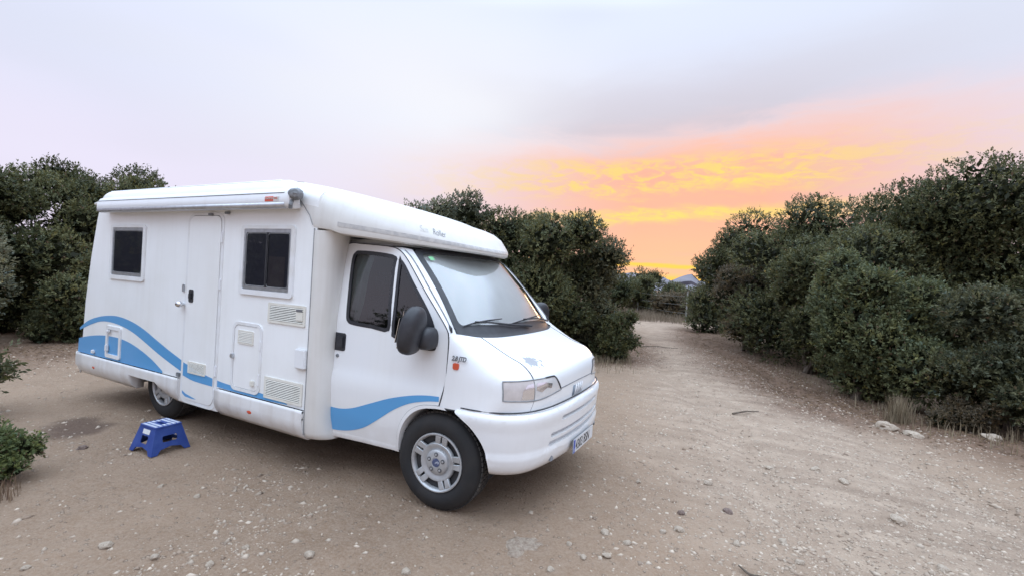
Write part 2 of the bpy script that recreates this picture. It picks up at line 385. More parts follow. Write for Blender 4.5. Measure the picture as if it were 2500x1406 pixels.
# ------------------------------------------------------------------ numeric noise
def vnoise(x, y, seed=0):
    xi = np.floor(x).astype(np.int64); yi = np.floor(y).astype(np.int64); fx = x-xi; fy = y-yi
    def h(a, b):
        n = (a*374761393+b*668265263+seed*974634777) & 0xffffffff
        n = ((n ^ (n >> 13))*1274126177) & 0xffffffff
        return ((n ^ (n >> 16)) & 0xffff)/65535.0
    u = fx*fx*(3-2*fx); v = fy*fy*(3-2*fy)
    return (h(xi, yi)*(1-u)+h(xi+1, yi)*u)*(1-v)+(h(xi, yi+1)*(1-u)+h(xi+1, yi+1)*u)*v
def fbm(x, y, f, o=4, seed=0):
    s = 0; a = .5; t = 0
    for k in range(o):
        s = s+a*vnoise(x*f+17.3*k, y*f-9.1*k, seed+k); t += a; a *= .5; f *= 2
    return s/t*2-1
def sstep(a, b, x):
    t = np.clip((x-a)/(b-a), 0, 1); return t*t*(3-2*t)
def polydist(x, y, pts):
    d = np.full(np.shape(x), 1e9)
    for (ax, ay), (bx_, by) in zip(pts, pts[1:]):
        vx, vy = bx_-ax, by-ay; t = np.clip(((x-ax)*vx+(y-ay)*vy)/(vx*vx+vy*vy), 0, 1)
        d = np.minimum(d, np.hypot(x-ax-t*vx, y-ay-t*vy))
    return d
TRACK = [place(3.0, -6), place(3.3, 0), place(3.3, 4), place(4.0, 7.5), place(5.3, 14), place(8.6, 25), place(9.5, 32)]
BUSHLINE = [place(8.6, 4.2), place(7.0, 5.7), place(5.5, 7.5), place(5.6, 9.6), place(6.0, 11.5), place(6.5, 14.5), place(7.2, 17), place(8.9, 22)]
MIDLINE = [place(-2.0, 11.6), place(0.8, 11.2), place(2.6, 11.6), place(3.6, 14), place(4.5, 22)]
LEFTLINE = [place(-11.5, 5.2), place(-8.8, 7.6), place(-7.4, 9.0), place(-6.6, 10.6)]
def gheight(x, y):
    d = np.hypot(x, y)
    h = .032*fbm(x, y, .9, 3, 5)+.013*fbm(x, y, 4.0, 4, 9)+.007*fbm(x, y, 11.0, 2, 19)
    tr = polydist(x, y, TRACK); wob = .35*fbm(x, y, .5, 2, 3)
    h = h-.050*np.exp(-((np.abs(tr+wob-.2)-.75)/.17)**2)+.016*np.exp(-((np.abs(tr+wob-.2)-1.08)/.14)**2)
    bl = polydist(x, y, BUSHLINE)
    h = h+.07*np.exp(-(bl/1.1)**2)*(.6+.6*fbm(x, y, 1.2, 2, 8))
    for wx in (0, -3.7):
        for wy in (-.9, .9):
            k = np.exp(-((x-wx)**2+(y-wy)**2)/.35**2); h = h*(1-k)-.004*k
    h = h*sstep(400, 30, d)
    return h
def axis(lo, hi, fine, flo, fhi, grow=1.10):
    a = list(np.arange(flo, fhi, fine)); s = fine
    while a[-1] < hi: s *= grow; a.append(a[-1]+s)
    s = fine; b = []
    p = flo
    while p > lo: s *= grow; p -= s; b.append(p)
    return np.array(b[::-1]+a)
gx = axis(-9000, 9000, .047, -4.6, 6.2); gy = axis(-9000, 9000, .047, -3.2, 8.0)
X, Y = np.meshgrid(gx, gy, indexing='ij'); Z = gheight(X, Y)
nx, ny = X.shape
me = bpy.data.meshes.new('ground')
V = np.stack([X, Y, Z], -1).reshape(-1, 3)
ii = (np.arange(nx-1)[:, None]*ny+np.arange(ny-1)[None, :]).reshape(-1)
Fq = np.stack([ii, ii+ny, ii+ny+1, ii+1], -1)
def fill_mesh(me, V, F, cols=None, smooth=True):
    k = F.shape[1]
    me.vertices.add(len(V)); me.vertices.foreach_set('co', np.ascontiguousarray(V, np.float32).ravel())
    me.loops.add(F.size); me.loops.foreach_set('vertex_index', np.ascontiguousarray(F, np.int32).ravel())
    me.polygons.add(len(F)); me.polygons.foreach_set('loop_start', np.arange(0, F.size, k, dtype=np.int32))
    me.polygons.foreach_set('loop_total', np.full(len(F), k, np.int32))
    if smooth: me.polygons.foreach_set('use_smooth', np.ones(len(F), bool))
    me.update(calc_edges=True)
    if cols is not None:
        a = me.attributes.new('tint', 'FLOAT_COLOR', 'POINT')
        a.data.foreach_set('color', np.ascontiguousarray(cols, np.float32).ravel())
# tint: R = packed pale track, G = reddish litter under the bushes, B = wet stain
tr = polydist(X, Y, TRACK)+.9*fbm(X, Y, .7, 3, 21)
pale = sstep(2.7, .6, tr)
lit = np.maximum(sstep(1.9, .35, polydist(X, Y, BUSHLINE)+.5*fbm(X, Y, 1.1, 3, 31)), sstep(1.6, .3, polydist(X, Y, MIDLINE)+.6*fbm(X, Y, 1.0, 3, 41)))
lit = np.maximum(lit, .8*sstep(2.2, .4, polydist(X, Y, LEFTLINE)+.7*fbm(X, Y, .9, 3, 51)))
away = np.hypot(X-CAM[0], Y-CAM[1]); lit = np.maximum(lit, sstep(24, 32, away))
pud = np.hypot((X+3.95)*.9-(Y+1.62)*.2, ((Y+1.62)+(X+3.95)*.15)*1.0)/.27+.55*fbm(X, Y, 5, 3, 61)
stain = sstep(1.25, .55, pud)
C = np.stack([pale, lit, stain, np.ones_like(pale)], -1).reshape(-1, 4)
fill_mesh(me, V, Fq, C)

m = bpy.data.materials.new('dirt'); m.use_nodes = True; t = m.node_tree; b = t.nodes['Principled BSDF']; MATS['dirt'] = m
def tn(ty, **k):
    n = t.nodes.new(ty)
    for a, v in k.items(): setattr(n, a, v)
    return n
def tl(a, b_): t.links.new(a, b_)
def tmix(fac, A_, B_, mode='MIX'):
    n = tn('ShaderNodeMix', data_type='RGBA', blend_type=mode)
    for s_, v in ((n.inputs['Factor'], fac), (n.inputs['A'], A_), (n.inputs['B'], B_)):
        if isinstance(v, (int, float)): s_.default_value = v
        elif isinstance(v, tuple): s_.default_value = (*v, 1)
        else: tl(v, s_)
    return n.outputs['Result']
def tnoise(sc_, det=5, ro=.6):
    n = tn('ShaderNodeTexNoise'); n.inputs['Scale'].default_value = sc_; n.inputs['Detail'].default_value = det; n.inputs['Roughness'].default_value = ro
    tl(co.outputs['Object'], n.inputs['Vector']); return n.outputs['Fac']
def tmap(x, a, b_, c=0, d=1):
    n = tn('ShaderNodeMapRange'); tl(x, n.inputs['Value'])
    for k, v in (('From Min', a), ('From Max', b_), ('To Min', c), ('To Max', d)): n.inputs[k].default_value = v
    return n.outputs[0]
co = tn('ShaderNodeTexCoord'); at = tn('ShaderNodeAttribute', attribute_name='tint'); sp = tn('ShaderNodeSeparateColor'); tl(at.outputs['Color'], sp.inputs[0])
base = tmix(tmap(tnoise(.8, 6), .35, .7), (.230, .152, .098), (.308, .211, .141))
base = tmix(tmap(tnoise(9, 6, .7), .4, .75, 0, .55), base, (.335, .25, .182))
palec = tmix(tmap(tnoise(3.0, 6, .7), .35, .7), (.30, .217, .156), (.45, .345, .258))
mpt = tn('ShaderNodeMapping'); mpt.inputs['Rotation'].default_value = (0, 0, -math.atan2(TRACK[3][1]-TRACK[1][1], TRACK[3][0]-TRACK[1][0])); mpt.inputs['Scale'].default_value = (.45, 4.5, 1); tl(co.outputs['Object'], mpt.inputs['Vector'])
nrut = tn('ShaderNodeTexNoise'); nrut.inputs['Scale'].default_value = 1.0; nrut.inputs['Detail'].default_value = 6; tl(mpt.outputs[0], nrut.inputs['Vector'])
palec = tmix(tmap(nrut.outputs['Fac'], .45, .68, 0, .75), palec, (.23, .165, .118))
base = tmix(sp.outputs[0], base, palec)
base = tmix(tmap(tnoise(55, 4, .75), .42, .68, 0, .38), base, (.43, .34, .265)); base = tmix(tmap(tnoise(33, 4, .75), .56, .75, 0, .5), base, (.13, .088, .06))
vo = tn('ShaderNodeTexVoronoi'); vo.inputs['Scale'].default_value = 34; tl(co.outputs['Object'], vo.inputs['Vector'])
vsep = tn('ShaderNodeSeparateColor'); tl(vo.outputs['Color'], vsep.inputs[0])
chip = tn('ShaderNodeMath', operation='MULTIPLY'); tl(tmap(vo.outputs['Distance'], .42, .25), chip.inputs[0]); tl(tmap(vsep.outputs[0], .86, .9), chip.inputs[1])
base = tmix(tmap(chip.outputs[0], 0, 1, 0, .4), base, (.46, .37, .29))
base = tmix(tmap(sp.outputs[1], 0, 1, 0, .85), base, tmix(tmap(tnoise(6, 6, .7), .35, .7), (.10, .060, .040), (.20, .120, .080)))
base = tmix(tmap(sp.outputs[2], 0, 1, 0, .68), base, (.075, .045, .036))
tl(base, b.inputs['Base Color']); b.inputs['Roughness'].default_value = .92; b.inputs['Specular IOR Level'].default_value = .25
hsum = tn('ShaderNodeMath', operation='ADD'); tl(tnoise(40, 6, .7), hsum.inputs[0]); tl(chip.outputs[0], hsum.inputs[1])
bmp = tn('ShaderNodeBump'); bmp.inputs['Strength'].default_value = .9; bmp.inputs['Distance'].default_value = .02; tl(hsum.outputs[0], bmp.inputs['Height']); tl(bmp.outputs[0], b.inputs['Normal'])
me.materials.append(m)
tag(link(bpy.data.objects.new('ground', me)), kind='structure')

# ------------------------------------------------------------------ stones
def tint_mat(name, rough=.9, spec=.25, bump=None, trans=0.0, noisy=0.0):
    m = bpy.data.materials.new(name); m.use_nodes = True; t = m.node_tree; b = t.nodes['Principled BSDF']
    a = t.nodes.new('ShaderNodeAttribute'); a.attribute_name = 'tint'
    t.links.new(a.outputs['Color'], b.inputs['Base Color']); b.inputs['Roughness'].default_value = rough; b.inputs['Specular IOR Level'].default_value = spec
    if trans:
        tr_ = t.nodes.new('ShaderNodeBsdfTranslucent'); t.links.new(a.outputs['Color'], tr_.inputs[0]); mx = t.nodes.new('ShaderNodeMixShader'); mx.inputs[0].default_value = trans
        t.links.new(b.outputs[0], mx.inputs[1]); t.links.new(tr_.outputs[0], mx.inputs[2]); t.links.new(mx.outputs[0], t.nodes['Material Output'].inputs[0])
    if bump:
        c = t.nodes.new('ShaderNodeTexCoord'); n = t.nodes.new('ShaderNodeTexNoise'); n.inputs['Scale'].default_value = bump[0]; n.inputs['Detail'].default_value = 6
        t.links.new(c.outputs['Object'], n.inputs['Vector']); q = t.nodes.new('ShaderNodeBump'); q.inputs['Strength'].default_value = bump[1]; q.inputs['Distance'].default_value = bump[2]
        t.links.new(n.outputs['Fac'], q.inputs['Height']); t.links.new(q.outputs[0], b.inputs['Normal'])
    MATS[name] = m
tint_mat('gravel')
def rock_mesh(name, seed, sub=2, rough=.35, flat=.6, cleave=True):
    bm = bmesh.new(); bmesh.ops.create_icosphere(bm, subdivisions=sub, radius=.5); o = Vector((seed*3.7, seed*1.3, seed*2.1))
    for v in bm.verts:
        d = v.co.normalized(); r_ = 1+rough*mnoise.noise(d*1.4+o)+rough*.4*mnoise.noise(d*3.3+o)
        v.co = Vector((d.x, d.y*.8, d.z*flat))*.5*r_
        for ax in () if not cleave else ((1, .2, .4), (-.5, .8, .3), (-.3, -.9, .5), (.1, .1, 1)):       # a few cleaved faces
            n_ = Vector(ax).normalized(); k = v.co.dot(n_)-.30
            if k > 0: v.co -= n_*k*.8
    me = bpy.data.meshes.new(name); bm.to_mesh(me); bm.free(); return me
mat('limestone', (.45, .37, .29), .88, noise=(9, (.32, .25, .185), .4, .7), bump=(30, .5, .02))
mat('dark_stone', (.16, .11, .09), .9, noise=(9, (.24, .18, .15), .4, .7), bump=(30, .5, .02))
mat('bedrock', (.37, .295, .225), .9, noise=(14, (.25, .18, .13), .42, .66), bump=(22, .9, .04))
RM = [rock_mesh('stone', 1+k) for k in range(5)]
for q in RM: q.materials.append(MATS['limestone'])
DM = rock_mesh('stone', 9); DM.materials.append(MATS['dark_stone'])
stones = [(1.78, .8, .083), (1.66, -.24, .078), (1.2, -.58, .07), (1.97, .31, .08), (1.64, .04, .058), (1.29, -.86, .059), (3.2, .92, .119), (1.56, -.34, .053), (1.16, -.95, .048), (2.04, -.22, .057), (-1.35, -2.44, .074), (-.3, -1.85, .07), (-.67, -2.23, .047), (-.98, -2.36, .052), (-1.47, -2.75, .045), (-1.93, -1.87, .044), (-.69, -1.52, .041), (.3, -1.67, .058), (1.23, .43, .052), (2.33, -.02, .064), (1.03, -.86, .044), (1.37, -.64, .056), (2.95, 1.62, .103), (2.74, 1.82, .093), (2.32, 1.65, .085), (2.41, -.25, .059), (3.28, .25, .077), (1.03, -1.2, .05), (-1.56, -1.81, .055), (-.67, -2.01, .04)]
rr = random.Random(11)
STONES = [(x, y, s) for x, y, s in stones]
for k, (x, y, s) in enumerate(STONES):
    o = link(bpy.data.objects.new('stone', RM[k % 5] if k not in (3, 4) else DM))
    o.location = (x, y, float(gheight(np.array(x), np.array(y)))+s*.12); o.scale = (s*1.15, s*1.15, s*rr.uniform(.8, 1.1)); o.rotation_euler = (rr.uniform(-.3, .3), rr.uniform(-.3, .3), rr.uniform(0, 6.28))
    left = x < -.15
    if k in (3, 4): tag(o, 'small dark reddish stone lying on the pale track', 'stone', 'dark stones on the track')
    elif k == 6: tag(o, 'flat wide pale stone half sunk in the middle of the track', 'stone')
    elif left: tag(o, 'small pale stone lying loose on the brown dirt left of the front wheel', 'stone', 'pale stones on the brown dirt')
    else: tag(o, 'small pale stone lying loose on the track right of the front wheel', 'stone', 'pale stones on the track')
def rock_at(name, x, y, s, seed, fl, label, sink=.12):
    me = rock_mesh(name, seed, 4, .5, fl, name != 'bedrock'); me.materials.append(MATS['limestone']); me.polygons.foreach_set('use_smooth', [True]*len(me.polygons)); me.set_sharp_from_angle(angle=R(28))
    o = link(bpy.data.objects.new(name, me)); o.location = (x, y, float(gheight(np.array(x), np.array(y)))+s*sink); o.scale = (s, s, s); o.rotation_euler = (0, 0, seed)
    if name == 'bedrock': me.materials[0] = MATS['bedrock']
    return tag(o, label, 'rock')
rock_at('bedrock', .77, -1.06, .40, 3.9, .17, 'pale slab of rock worn flush with the dirt in front of the bumper', -.055)
rock_at('rock', 3.85, 4.30, .27, 3.1, .45, 'low pale rock at the edge of the track below the dry grass tuft')
rock_at('rock', 4.10, 4.10, .22, 5.1, .45, 'small pale rock beside the larger rock near the dry grass tuft')
rock_at('rock', 5.04, 4.57, .22, 6.2, .5, 'pale rock at the far right edge under the big shrub')
rock_at('brick_fragment', -3.29, -1.83, .085, 7.7, .5, 'small dark lump on the dirt beside the damp patch').data.materials[0] = MATS['dark_stone']

# loose gravel that nobody could count
def gravel():
    rng = np.random.default_rng(5)
    bm = bmesh.new(); bmesh.ops.create_icosphere(bm, subdivisions=1, radius=1); bm.free(); bm = bmesh.new(); ov = [bm.verts.new(p) for p in ((1, 0, 0), (-1, 0, 0), (0, 1, 0), (0, -1, 0), (0, 0, 1), (0, 0, -1))]; [bm.faces.new((ov[a], ov[b], ov[c])) for a, b, c in ((0, 2, 4), (2, 1, 4), (1, 3, 4), (3, 0, 4), (2, 0, 5), (1, 2, 5), (3, 1, 5), (0, 3, 5))]; bm.verts.index_update()
    bv = np.array([v.co for v in bm.verts]); bf = np.array([[v.index for v in f.verts] for f in bm.faces]); bm.free()
    n0 = 150000
    lat = rng.uniform(-1, 1, n0); dep = 1.9+13*rng.random(n0)**1.9
    lat = lat*(dep*1.15+.3)
    px = CAM[0]+FW[0]*dep+RT[0]*lat; py = CAM[1]+FW[1]*dep+RT[1]*lat
    dens = .12+.75*sstep(.05, .55, fbm(px, py, 1.3, 3, 71))+1.5*sstep(3.0, .8, polydist(px, py, TRACK))
    under = (px < .6) & (px > -5) & (np.abs(py) < .9)
    keep = (rng.random(n0) < dens*.50) & ~under & (polydist(px, py, BUSHLINE) > .15)
    px, py, dep = px[keep], py[keep], dep[keep]; n = len(px)
    s = np.exp(rng.normal(-5.15, .60, n))*(1+.05*dep); s = np.clip(s, .0025, .026)
    jit = 1+.38*rng.normal(size=(n, len(bv), 1))
    P = bv[None]*np.clip(jit, .5, 1.6)*np.stack([s*rng.uniform(.9, 1.5, n), s*rng.uniform(.7, 1.1, n), s*rng.uniform(.4, .8, n)], -1)[:, None, :]
    a = rng.uniform(0, 6.283, n); ca, sa = np.cos(a)[:, None], np.sin(a)[:, None]
    x = P[..., 0]*ca-P[..., 1]*sa; y = P[..., 0]*sa+P[..., 1]*ca
    V = np.stack([x+px[:, None], y+py[:, None], P[..., 2]+(gheight(px, py)-s*.08)[:, None]], -1).reshape(-1, 3)
    F_ = (bf[None]+(np.arange(n)*len(bv))[:, None, None]).reshape(-1, 3)
    k = rng.random(n)[:, None]; k = k**.7; g = np.array([.26, .188, .136])*(1-k)+np.array([.52, .43, .34])*k
    cols = np.repeat(np.c_[g*rng.uniform(.8, 1.1, (n, 1)), np.ones(n)], len(bv), 0)
    me = bpy.data.meshes.new('gravel'); fill_mesh(me, V, F_, cols, smooth=False); me.materials.append(MATS['gravel'])
    tag(link(bpy.data.objects.new('gravel', me)), 'loose pale gravel scattered over the dirt and the track', 'gravel', kind='stuff')
gravel()

# ------------------------------------------------------------------ far hills
def hills():
    def ridge(name, dep, prof, thick, col, seed):
        n = 160; rows = 14
        lats = np.linspace(prof[0][0], prof[-1][0], n); tops = np.interp(lats, [p[0] for p in prof], [p[1] for p in prof])
        tops = tops*(1+.10*fbm(lats/dep*90, lats*0, 1, 5, seed))
        P = np.zeros((rows, n, 3))
        for i in range(rows):
            u = i/(rows-1)*2-1; sh = (1-abs(u))**1.2
            dd = dep+u*thick+thick*.25*fbm(lats/dep*30, np.full(n, i*.7), 1, 3, seed+3)
            P[i, :, 0] = CAM[0]+FW[0]*dd+RT[0]*lats*dd/dep; P[i, :, 1] = CAM[1]+FW[1]*dd+RT[1]*lats*dd/dep
            P[i, :, 2] = -5+(tops+5)*sh*(1+.22*fbm(lats/dep*60, np.full(n, i*.9), 1, 4, seed+7)*(1-sh))
        mat(name+'_rock', col, .95, noise=(.004, tuple(c*1.25 for c in col), .4, .7))
        o = grid(name, P, name+'_rock'); tag(o, kind='structure')
    ridge('mountain', 6000, [(-3000, 60), (-800, 120), (900, 150), (1450, 215), (1560, 240), (1700, 205), (1830, 215), (1960, 200), (2060, 150), (2150, 205), (2230, 238), (2300, 268), (2340, 240), (2420, 180), (2550, 150), (3200, 170), (5200, 90)], 700, (.16, .15, .17), 81)
hills()
# two old fence posts with their wires at the end of the track
def post(x, y, h, label):
    T = empty('fence_post', (x, y, 0)); tag(T, label, 'fence post')
    bm = bmesh.new(); tube(bm, [(0, 0, -.2), (.0, 0, h*.5), (.01, 0, h)], .045, 8); from_bm('post', bm, 'post_metal', T)
    bm = bmesh.new(); tube(bm, [(.01, 0, h-.015), (.01, 0, h+.03)], .052, 8); from_bm('cap', bm, 'post_metal', T)
post(-5.29, 32.09, 1.72, 'thin grey fence post at the end of the track, the farther one'); post(-1.05, 25.11, 1.78, 'thin grey fence post at the end of the track, the nearer one')
for z in (.5, 1.0, 1.5):
    tag(tube_obj('fence_wire', [(-5.29, 32.09, z), (-3.2, 28.6, z-.05), (-1.05, 25.11, z)], .006, 'post_metal'), {.5: 'lowest', 1.0: 'middle', 1.5: 'topmost'}[z]+' wire strung between the two far fence posts', 'wire')

# ================================================================== the motorhome
VAN = empty('motorhome')
tag(VAN, 'white low-profile motorhome with blue wave stripes parked on the dirt', 'motorhome')
BY = 1.15                                     # half width of the living body
WB = 3.70                                     # wheelbase
RW = .365

def Ys(z):                                    # half width of the cab at height z
    return float(np.interp(z, [.3, .40, .55, .80, .86, .95, 1.35, 1.65, 2.0, 2.1], [.978, .992, 1.01, 1.02, 1.016, 1.0, .985, .935, .87, .845]))
def cabside(x, z, o=0.0):
    y = Ys(z)
    return (x, -(y+o), z)

# ---- living body: one bevelled shell, open-bottomed above the skirts
bm = bmesh.new()
outl = [(-5.315, .565), (-5.27, 1.2), (-5.18, 1.75), (-5.06, 2.25), (-4.93, 2.535), (-1.72, 2.535), (-1.22, 2.42), (-1.22, .565)]
A = [bm.verts.new((x, -BY, z)) for x, z in outl]; B = [bm.verts.new((x, BY, z)) for x, z in outl]
n = len(outl)
bm.faces.new(A)
bm.faces.new(list(reversed(B)))
for i in range(n): bm.faces.new((A[i], B[i], B[(i+1) % n], A[(i+1) % n]))
bmesh.ops.recalc_face_normals(bm, faces=bm.faces)
def longedge(e):
    a, b = e.verts
    return abs(a.co.y-b.co.y) < .01
top = [e for e in bm.edges if longedge(e) and min(v.co.z for v in e.verts) > 2.3]
rear = [e for e in bm.edges if longedge(e) and max(v.co.x for v in e.verts) < -4.9 and min(v.co.z for v in e.verts) < 2.3]
rt_ = [e for e in bm.edges if not longedge(e) and max(v.co.x for v in e.verts) < -4.8 and min(v.co.z for v in e.verts) > 2.2]
bmesh.ops.bevel(bm, geom=top+rear+rt_, offset=.11, segments=6, affect='EDGES', profile=.5, clamp_overlap=True)
from_bm('body_shell', bm, 'body_panel', VAN, angle=30)
def bside(x, z, o=0.0): return (x, -(BY+o), z)

# rim trim along the roof edge, seen as a fine line above the awning
tube_obj('roof_trim', [(-4.85, -BY+.075, 2.522), (-3.3, -BY+.07, 2.526), (-1.78, -BY+.07, 2.526)], .010, 'alu_white', VAN)
tube_obj('roof_trim', [(-4.85, BY-.075, 2.522), (-1.78, BY-.07, 2.526)], .010, 'alu_white', VAN)

# ---- skirts: swept profile below the body
def skirt(name, x0, x1, cut=None, side=-1, zb=.315):
    prof = [(.018, .565), (.022, .54), (.020, .50), (.024, .47), (.018, .42), (-.005, .36), (-.05, zb), (-.12, zb-.005)]
    xs = [x0]+([cut[0]-.006, cut[0], cut[1], cut[1]+.30] if cut else [])+[x1]
    xs = sorted(set(xs+list(np.linspace(x0, x1, 14))))
    P = np.zeros((len(xs), len(prof), 3))
    for i, x in enumerate(xs):
        lift = 0
        if cut:
            lift = .158 if cut[0] <= x <= cut[1] else (.158*(1-(x-cut[1])/.30) if cut[1] < x < cut[1]+.30 else 0)
        for j, (o, z) in enumerate(prof):
            zz = z if z > .5 else max(z, zb+lift)
            if z <= .5 and lift > 0: zz = max(z, zb+lift-(0 if z > .4 else 0))
            P[i, j] = (x, side*(BY+o), zz)
    o = grid(name, P, 'skirt', VAN, flip=(side > 0), thick=.012, angle=50)
    for i in (0, len(xs)-1):
        bm = bmesh.new(); c = [bm.verts.new(p) for p in P[i]]+[bm.verts.new((xs[i], side*(BY-.12), .565))]; bm.faces.new(c); from_bm('skirt_end', bm, 'skirt', o, smooth=False)
    return o
for s in (-1, 1):
    skirt('rear_skirt', -5.26, -3.09, cut=(-4.03, -3.50), side=s)
    skirt('side_skirt', -2.46, -1.25, side=s)
    if s > 0: skirt('side_skirt', -3.09, -2.46, side=s)
# rear bumper corner and back panel
def corner(side):
    P = []
    for x, o in ((-5.255, .020), (-5.31, .012), (-5.36, -.03), (-5.385, -.09), (-5.39, -BY)):
        P.append([(x+(.0 if z > .4 else .03), side*(BY+o-(0 if z > .36 else .03)), z) for z in (.565, .53, .47, .42, .36, .315)])
    return P
P = np.array(corner(-1)); grid('rear_bumper', P, 'skirt', VAN, thick=.01, mirror=True, flip=True)
for s in (-1, 1): tube_obj('panel_gap', [(-5.258, s*(BY+.0225), .56), (-5.258, s*(BY+.024), .47), (-5.25, s*(BY+.016), .41), (-5.23, s*(BY-.03), .33)], .004, 'grey_seam', VAN)
# grey line let into the skirt rail
for x0, x1 in ((-5.24, -3.13), (-2.43, -1.27)):
    trim('trim_stripe', [(x0, .506), (x1, .506), (x1, .536), (x0, .536)], lambda a, b: (a, -(BY+.0255), b), 'grey_vinyl', VAN, step=(.4, .1), thick=.002, out=(0, -1, 0))
    tube_obj('skirt_rail', [(x0-.02, -(BY+.022), .552), (x1+.02, -(BY+.022), .552)], .010, 'white_plastic', VAN)
    tube_obj('skirt_rail', [(x0-.02, -(BY+.022), .494), (x1+.02, -(BY+.022), .494)], .009, 'white_plastic', VAN)
for x in (-4.83, -1.93):
    bm = bmesh.new(); bmesh.ops.create_uvsphere(bm, u_segments=16, v_segments=8, radius=1); bmesh.ops.scale(bm, vec=(.048, .014, .024), verts=bm.verts)
    bmesh.ops.translate(bm, vec=(x, -(BY+.022), .437), verts=bm.verts); lm = from_bm('marker_lamp', bm, 'orange_lamp', VAN)
    trim('lamp_base', rrect(x-.055, .410, x+.055, .464, .025), lambda a, b: (a, -(BY+.0235), b), 'white_plastic', lm, step=(1, 1), thick=.004, out=(0, -1, 0))

# ---- blue waves
def flat(o): return lambda a, b: (a, -(BY+o), b)
wA = [(-5.285, .865), (-5.088, .966), (-4.84, 1.033), (-4.6, 1.069), (-4.367, 1.078), (-4.094, 1.049), (-3.831, .989), (-3.578, .905), (-3.335, .825), (-3.085, .751)]
wA2 = [(-3.085, .637), (-3.324, .702), (-3.566, .775), (-3.819, .86), (-4.039, .927), (-4.265, .973), (-4.545, .997), (-4.786, .984), (-5.032, .922), (-5.285, .836)]
trim('wave_stripe', [*spline(wA, 4), *spline(wA2, 4)], flat(.002), 'blue_vinyl', VAN, step=(.5, .5), out=(0, -1, 0))
wB = [(-5.30, .733), (-5.018, .789), (-4.721, .826), (-4.436, .836), (-4.16, .817), (-3.894, .762), (-3.638, .683), (-3.422, .59)]
trim('wave_stripe', [*spline(wB, 4), (-3.42, .567), (-5.31, .567)], flat(.002), 'blue_vinyl', VAN, step=(.5, .5), out=(0, -1, 0))
wD = [(-2.47, .635), (-2.374, .626), (-2.186, .62), (-1.918, .622), (-1.691, .608), (-1.474, .584)]
trim('wave_stripe', [*spline(wD, 4), (-1.47, .575), (-1.7, .568), (-2.03, .568), (-2.337, .570), (-2.47, .575)], flat(.002), 'blue_vinyl', VAN, step=(.5, .5), out=(0, -1, 0))

# ---- entrance door
D = tag(bpy.data.objects.new('entrance_door', None), None); link(D, VAN)
do = rrect(-3.035, .375, -2.52, 2.205, .075, 8)
fr = rrect(-3.075, .335, -2.478, 2.235, .10, 8)
trim('door_surround', fr, flat(.006), 'white_plastic', D, holes=[rrect(-3.042, .368, -2.513, 2.212, .08, 8)], step=(.5, .5), thick=.02, out=(0, -1, 0), smooth=False)
trim('door_leaf', do, flat(.010), 'body_panel', D, step=(.2, .2), thick=.02, out=(0, -1, 0), smooth=False)
trim('door_rebate', rrect(-3.06, .35, -2.495, 2.22, .09, 8), flat(-.006 if False else .0015), 'grey_seam', D, step=(.5, .5), out=(0, -1, 0))
# lower part of the door hangs in front of the skirt: threshold block behind it
box_obj('threshold', (-2.776, -(BY-.045), .452), (.66, .098, .236), 'skirt', D, .006)
for zz in (2.0, 1.55, .72, .5): tube_obj('hinge', [(-2.497, -(BY+.012), zz-.05), (-2.497, -(BY+.012), zz+.05)], .009, 'alu_white', D)
trim('lock_plate', rrect(-2.995, 1.345, -2.915, 1.475, .02), flat(.014), 'black_plastic', D, step=(1, 1), thick=.006, out=(0, -1, 0))
box_obj('lock_lever', (-2.955, -(BY+.022), 1.41), (.045, .016, .06), 'black_plastic', D, .006)
bm = bmesh.new(); bmesh.ops.create_uvsphere(bm, u_segments=16, v_segments=10, radius=.033); bmesh.ops.scale(bm, vec=(1.25, 1, 1), verts=bm.verts); bmesh.ops.translate(bm, vec=(-3.085, -(BY+.05), 1.32), verts=bm.verts); from_bm('door_knob', bm, 'chrome', D)
tube_obj('knob_stem', [(-3.085, -BY, 1.32), (-3.085, -(BY+.04), 1.32)], .016, 'chrome', D, n=10)
box_obj('catch', (-3.10, -(BY+.008), 1.48), (.028, .016, .075), 'alu', D, .003)
trim('wave_stripe', [*spline([(-3.03, .738), (-2.912, .712), (-2.741, .675), (-2.53, .645)], 5), *spline([(-2.53, .568), (-2.732, .571), (-2.872, .578), (-3.03, .605)], 5)], flat(.012), 'blue_vinyl', D, step=(.5, .5), out=(0, -1, 0))
trim('wave_stripe', [(-3.03, .455), (-2.965, .43), (-2.78, .400), (-2.86, .395), (-2.97, .40), (-3.025, .425)], flat(.012), 'blue_vinyl', D, step=(.5, .5), out=(0, -1, 0))
for x, z in ((-2.68, 2.218), (-2.42, 2.23)):
    box_obj('door_hook', (x, -(BY+.02), z), (.045, .03, .022), 'grey_mech', D, .004)

